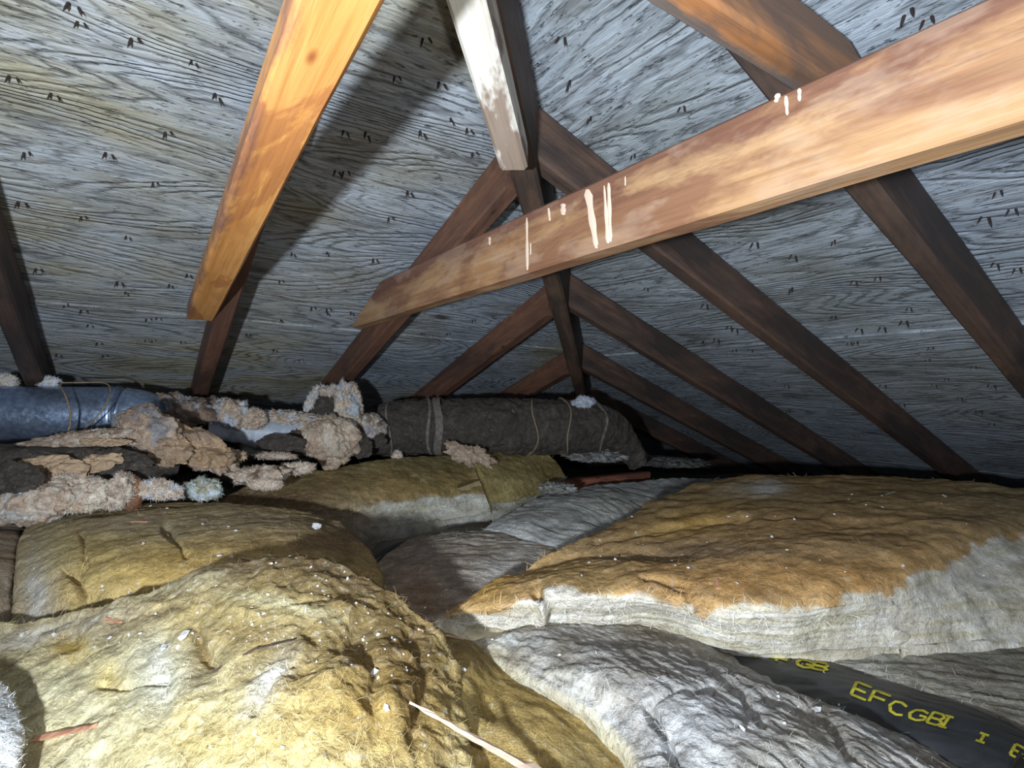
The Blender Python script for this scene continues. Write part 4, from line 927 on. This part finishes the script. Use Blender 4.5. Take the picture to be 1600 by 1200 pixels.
for ch, o_, ux, vx in (('E', (1330, 1086), (22, 9), (8, -17)), ('F', (1358, 1097), (24, 9), (8, -15)), ('C', (1386, 1112), (22, 9), (8, -16)), ('G', (1416, 1123), (24, 6), (10, -13)), ('B', (1448, 1130), (20, 6), (10, -14)), ('I', (1462, 1134), (20, 6), (10, -14)),
                   ('R', (1160, 1022), (22, 6), (7, -9)), ('-', (1190, 1030), (18, 5), (6, -9)), ('F', (1212, 1034), (18, 5), (6, -9)), ('G', (1242, 1040), (22, 6), (6, -9)), ('B', (1268, 1045), (22, 5), (6, -9)), ('I', (1520, 1156), (22, 8), (6, -10)), ('B', (1578, 1180), (20, 10), (8, -14))):
    letter(ch, o_, ux, vx)

# ---------------------------------------------------------------- chips, splinters, flakes
trees = [(o, bvh(o)) for o in C.objects if o.type == 'MESH' and (o.name.startswith('insulation_batt') or o.name.startswith('old_insulation') or o.name.startswith('paper_facing'))]
def drop(px, py):
    best = None
    d = Vector(ray(px, py)).normalized()
    for o, t in trees:
        h = t.ray_cast(CAMP, d)
        if h[0] is not None and (best is None or h[3] < best[3]): best = h
    return (best[0], best[1] if best[1].z > 0 else -best[1]) if best else (None, None)
def shard(name, a, b_, w0, w1, th, mt, lift=.002, n=14, seed=0, **kw):
    """split piece of wood from picture point a to b_, resting on what lies there"""
    pa, na = drop(*a); pb, nb = drop(*b_)
    if pa is None or pb is None: return
    pa = pa + Vector((0, 0, lift)); pb = pb + Vector((0, 0, lift)); L = (pb-pa).length; X = (pb-pa)/L; Yv = X.cross(Vector((0, 0, 1))).normalized(); Zv = Yv.cross(X) * -1
    if Zv.z < 0: Zv = -Zv
    V = []; F = []; r2 = random.Random(seed)
    for k in range(n+1):
        t = k/n; wd = (w0+(w1-w0)*t)*(1+.18*r2.uniform(-1, 1)); h_ = th*(.3+.7*min(1, wd/max(w0, w1)))
        for y_, z_ in ((-.5, 0), (-.32, 1), (.2, .85), (.5, .1), (0, -.25)):
            V.append((t*L, y_*wd, z_*h_ + .15*th*r2.uniform(-1, 1)))
    for k in range(n):
        for j in range(5): F.append((k*5+j, k*5+(j+1) % 5, (k+1)*5+(j+1) % 5, (k+1)*5+j))
    F += [tuple(range(4, -1, -1)), tuple(n*5+j for j in range(5))]
    me = mesh_from(name, V, F, False); bm = bmesh.new(); bm.from_mesh(me); bmesh.ops.recalc_face_normals(bm, faces=bm.faces); bm.to_mesh(me); bm.free()
    o = link(name, me, M[mt], **kw); R = Matrix((X, Yv, X.cross(Yv))).transposed().to_4x4(); R.translation = pa; o.matrix_world = R; return o
shard('wood_splinter', (640, 1106), (900, 1250), .0015, .020, .006, 'splinter', .006, 20, 1, label='long pale pointed wood splinter at the bottom centre edge', cat='splinter')
shard('wood_chip', (56, 1158), (145, 1140), .016, .009, .004, 'chip', .004, 14, 2, label='large reddish wood chip near the lower left corner', cat='wood chip')
shard('wood_chip', (164, 968), (188, 974), .010, .005, .003, 'chip', .002, 6, 3, label='small reddish chip on the left shoulder of the mound', cat='wood chip')
shard('wood_chip', (378, 875), (424, 884), .006, .005, .003, 'splinter', .004, 8, 4, label='small pale stick on the crest of the mound', cat='stick')
shard('wood_chip', (206, 816), (230, 816), .008, .005, .003, 'chip', .002, 6, 5, label='small reddish chip on the batt behind the mound', cat='wood chip')
shard('twig', (332, 1056), (402, 1018), .004, .002, .003, 'rafter_dark', .005, 10, 6, label='thin dark twig in the middle of the mound', cat='twig')
shard('twig', (402, 1018), (460, 1004), .003, .002, .002, 'paper_wrap', .004, 8, 7, label='short grey twig right of the dark one on the mound', cat='twig')
shard('twig', (654, 990), (724, 1004), .003, .003, .002, 'splinter', .006, 8, 8, label='thin brown sliver bridging the gap right of the mound', cat='twig')
shard('wood_chip', (1120, 905), (1122, 920), .004, .004, .002, 'chip', .001, 4, 9, label='tiny dark red chip on the orange-topped batt', cat='wood chip')
shard('wood_chip', (1378, 775), (1398, 768), .004, .004, .002, 'flake', .001, 4, 10, label='small white sliver on the back of the orange-topped batt', cat='sliver')
fl = []
def flake_mesh(sd):
    r2 = random.Random(sd); n = r2.choice((5, 6, 7)); V = []
    for z_ in (0, 1):
        for k in range(n):
            a = 2*math.pi*k/n; r = r2.uniform(.5, 1.1); V.append((r*math.cos(a), r*.7*math.sin(a), z_*.35 + .3*r2.uniform(-1, 1)*z_))
    F = [tuple(range(n-1, -1, -1)), tuple(range(n, 2*n))] + [(k, (k+1) % n, (k+1) % n+n, k+n) for k in range(n)]
    me = mesh_from('white_flake', V, F, False); me.materials.append(M['flake']); return me
fms = [flake_mesh(k) for k in range(8)]
big = [(494, 826, 8, 'large bluish white flake standing on the batt behind the mound crest'), (722, 1048, 8, 'square white flake on the small ridge right of the mound'), (586, 1053, 7, 'bright white flake on the right side of the mound'), (604, 1106, 6, 'white flake just above the tip of the long splinter'),
       (1277, 1113, 8, 'large white flake on the grey batt beside the black strip'), (1160, 1140, 6, 'white flake in the middle of the grey front batt'), (290, 995, 8, 'cluster-like white flake on the middle of the mound'), (256, 1014, 7, 'curled white flake on the left part of the mound'), (1003, 977, 6, 'white flake under the front edge of the orange-topped batt')]
def place_flake(px, py, r_px, label=None, group=None, k=0):
    p, n = drop(px, py)
    if p is None: return None
    D = (p-CAMP).length; o = bpy.data.objects.new('white_flake', fms[k % 8]); C.objects.link(o)
    q = n.to_track_quat('Z', 'Y').to_matrix().to_4x4() @ Matrix.Rotation(random.uniform(0, 6.3), 4, 'Z') @ Matrix.Rotation(random.uniform(-.5, .5), 4, 'X')
    s_ = r_px*D/FPX; q = q @ Matrix.Scale(s_, 4); q.translation = p + n*s_*.25; o.matrix_world = q
    return finish(o, label=label, cat='flake', group=group)
for k, (px, py, r, lb) in enumerate(big): place_flake(px, py, r, lb, None, k)
pts = [(170, 998), (203, 992), (219, 992), (146, 1012), (185, 1005), (245, 960), (278, 1012), (300, 990), (344, 870), (360, 871), (486, 887), (492, 900), (540, 894), (545, 905), (498, 916), (505, 924), (476, 951), (412, 960), (394, 976), (590, 992), (570, 1000), (640, 1005), (601, 1015), (632, 1022), (668, 1025), (635, 1043), (590, 1060), (415, 1110), (441, 1168), (34, 992), (83, 992), (163, 922), (162, 916), (223, 850), (310, 958), (420, 930),
       (318, 820), (360, 824), (370, 830), (1140, 808), (1168, 808), (1205, 840), (1230, 860), (1075, 888), (1150, 912), (940, 870), (960, 875), (920, 880), (910, 900), (1410, 885), (1100, 742), (1475, 776), (1210, 808), (1240, 812), (770, 1000), (873, 1024), (1065, 1018), (1105, 1050), (1215, 1090), (1225, 1130), (1245, 1105), (1030, 1060), (1010, 1108), (1300, 1135), (1340, 960), (930, 1020), (620, 830), (210, 790), (236, 792), (260, 795), (430, 880), (450, 870)]
g = 'white flakes scattered over the insulation'
def where(px, py):
    if px < 700 and py > 985: return 'the near face of the front mound'
    if px < 700 and py > 868: return 'the crest of the front mound'
    if px < 600: return 'the batt behind the front mound'
    if py > 985: return 'the grey front batt'
    if px > 880: return 'the orange-topped batt'
    return 'the flattened batts in the centre'
def speck(px, py, r, k):
    w_ = where(px, py); place_flake(px, py, r, 'tiny white flake among those scattered on ' + w_, 'white flakes on ' + w_, k)
for k, (px, py) in enumerate(pts): speck(px+random.uniform(-2, 2), py, random.uniform(1.8, 3.6), k)
r3 = random.Random(5)
for k in range(150):
    if k < 110: px, py = r3.gauss(480, 120), r3.gauss(985, 60)
    elif k < 135: px, py = r3.uniform(900, 1550), r3.uniform(770, 900)
    else: px, py = r3.uniform(1000, 1350), r3.uniform(1030, 1180)
    if py < 880 and px < 700 and py < 800: continue
    speck(px, py, r3.uniform(.9, 2.3), k)

# ---------------------------------------------------------------- loose fibres
m, nt, b = mat('fibre', .9, spec=.2)
vc = N(nt, 'ShaderNodeVertexColor', layer_name='Col'); nt.links.new(vc.outputs[0], b.inputs['Base Color']); M['fibre'] = m
def fibres(o, count, Lmin, Lmax, wdt, tint=1.35, seed=0, up=.3):
    me = o.data; r = np.random.default_rng(seed); nv = len(me.vertices)
    co = np.zeros(nv*3, np.float32); me.vertices.foreach_get('co', co); co = co.reshape(-1, 3)
    no = np.zeros(nv*3, np.float32); me.vertices.foreach_get('normal', no); no = no.reshape(-1, 3)
    cl = np.zeros(nv*4, np.float32); me.color_attributes['Col'].data.foreach_get('color', cl); cl = cl.reshape(-1, 4)[:, :3]
    ok = np.where(co[:, 2] > np.percentile(co[:, 2], 12))[0]; idx = r.choice(ok, count)
    p = co[idx] + r.normal(size=(count, 3))*.001; n = no[idx]; n = np.where(n[:, 2:3] < -.2, -n, n)
    d = r.normal(size=(count, 3)); d -= n*(d*n).sum(1, keepdims=True); d /= np.linalg.norm(d, axis=1)[:, None]
    L = r.uniform(Lmin, Lmax, count)[:, None]; curl = r.normal(size=(count, 3))*.35; s = np.cross(n, d)
    rise = r.uniform(.02, up, count)[:, None]
    P = [p - n*.0008 + d*L*t + curl*L*t*t*.6 + n*L*(rise*t - .35*t*t) for t in (0, .33, .66, 1)]
    V = np.stack([q + s*wdt*k for q, wk in zip(P, (1, 1, .8, .3)) for k in (-wk, wk)], 1)   # count,8,3
    base = np.arange(count)[:, None, None]*8; quad = np.array([[0, 1, 3, 2], [2, 3, 5, 4], [4, 5, 7, 6]])[None]
    F = (base+quad).reshape(-1, 4)
    c = np.clip(cl[idx]*tint*r.uniform(.7, 1.15, (count, 1)) + .05, 0, .95); c = np.repeat(c[:, None], 8, 1).reshape(-1, 3)
    f = link('loose_fibres', mesh_from('loose_fibres', V.reshape(-1, 3), F, True, c), M['fibre'], kind='stuff'); f.parent = o
bt = [o for o in C.objects if o.name.startswith('insulation_batt')]
for k, (o, cnt) in enumerate(zip(bt, (9000, 14000, 5000, 7000, 2500, 6000, 900, 3500, 1200, 3000, 2000))):
    near = k in (1, 2, 3)
    fibres(o, cnt, .004, .016 if near else .022, .00016 if near else .00028, seed=k)
for k, o in enumerate([o for o in C.objects if o.name.startswith(('torn_wool', 'rolled_wool', 'insulation_scrap')) and o.type == 'MESH' and o.data.color_attributes]):
    fl_ = any(t_ in o.get('label', '') for t_ in ('fluff', 'pale', 'cream', 'tuft'))
    fibres(o, 5000 if fl_ else 2000,   .003, .010 if fl_ else .008, .00035, tint=1.2, seed=50+k, up=.6 if fl_ else .3)
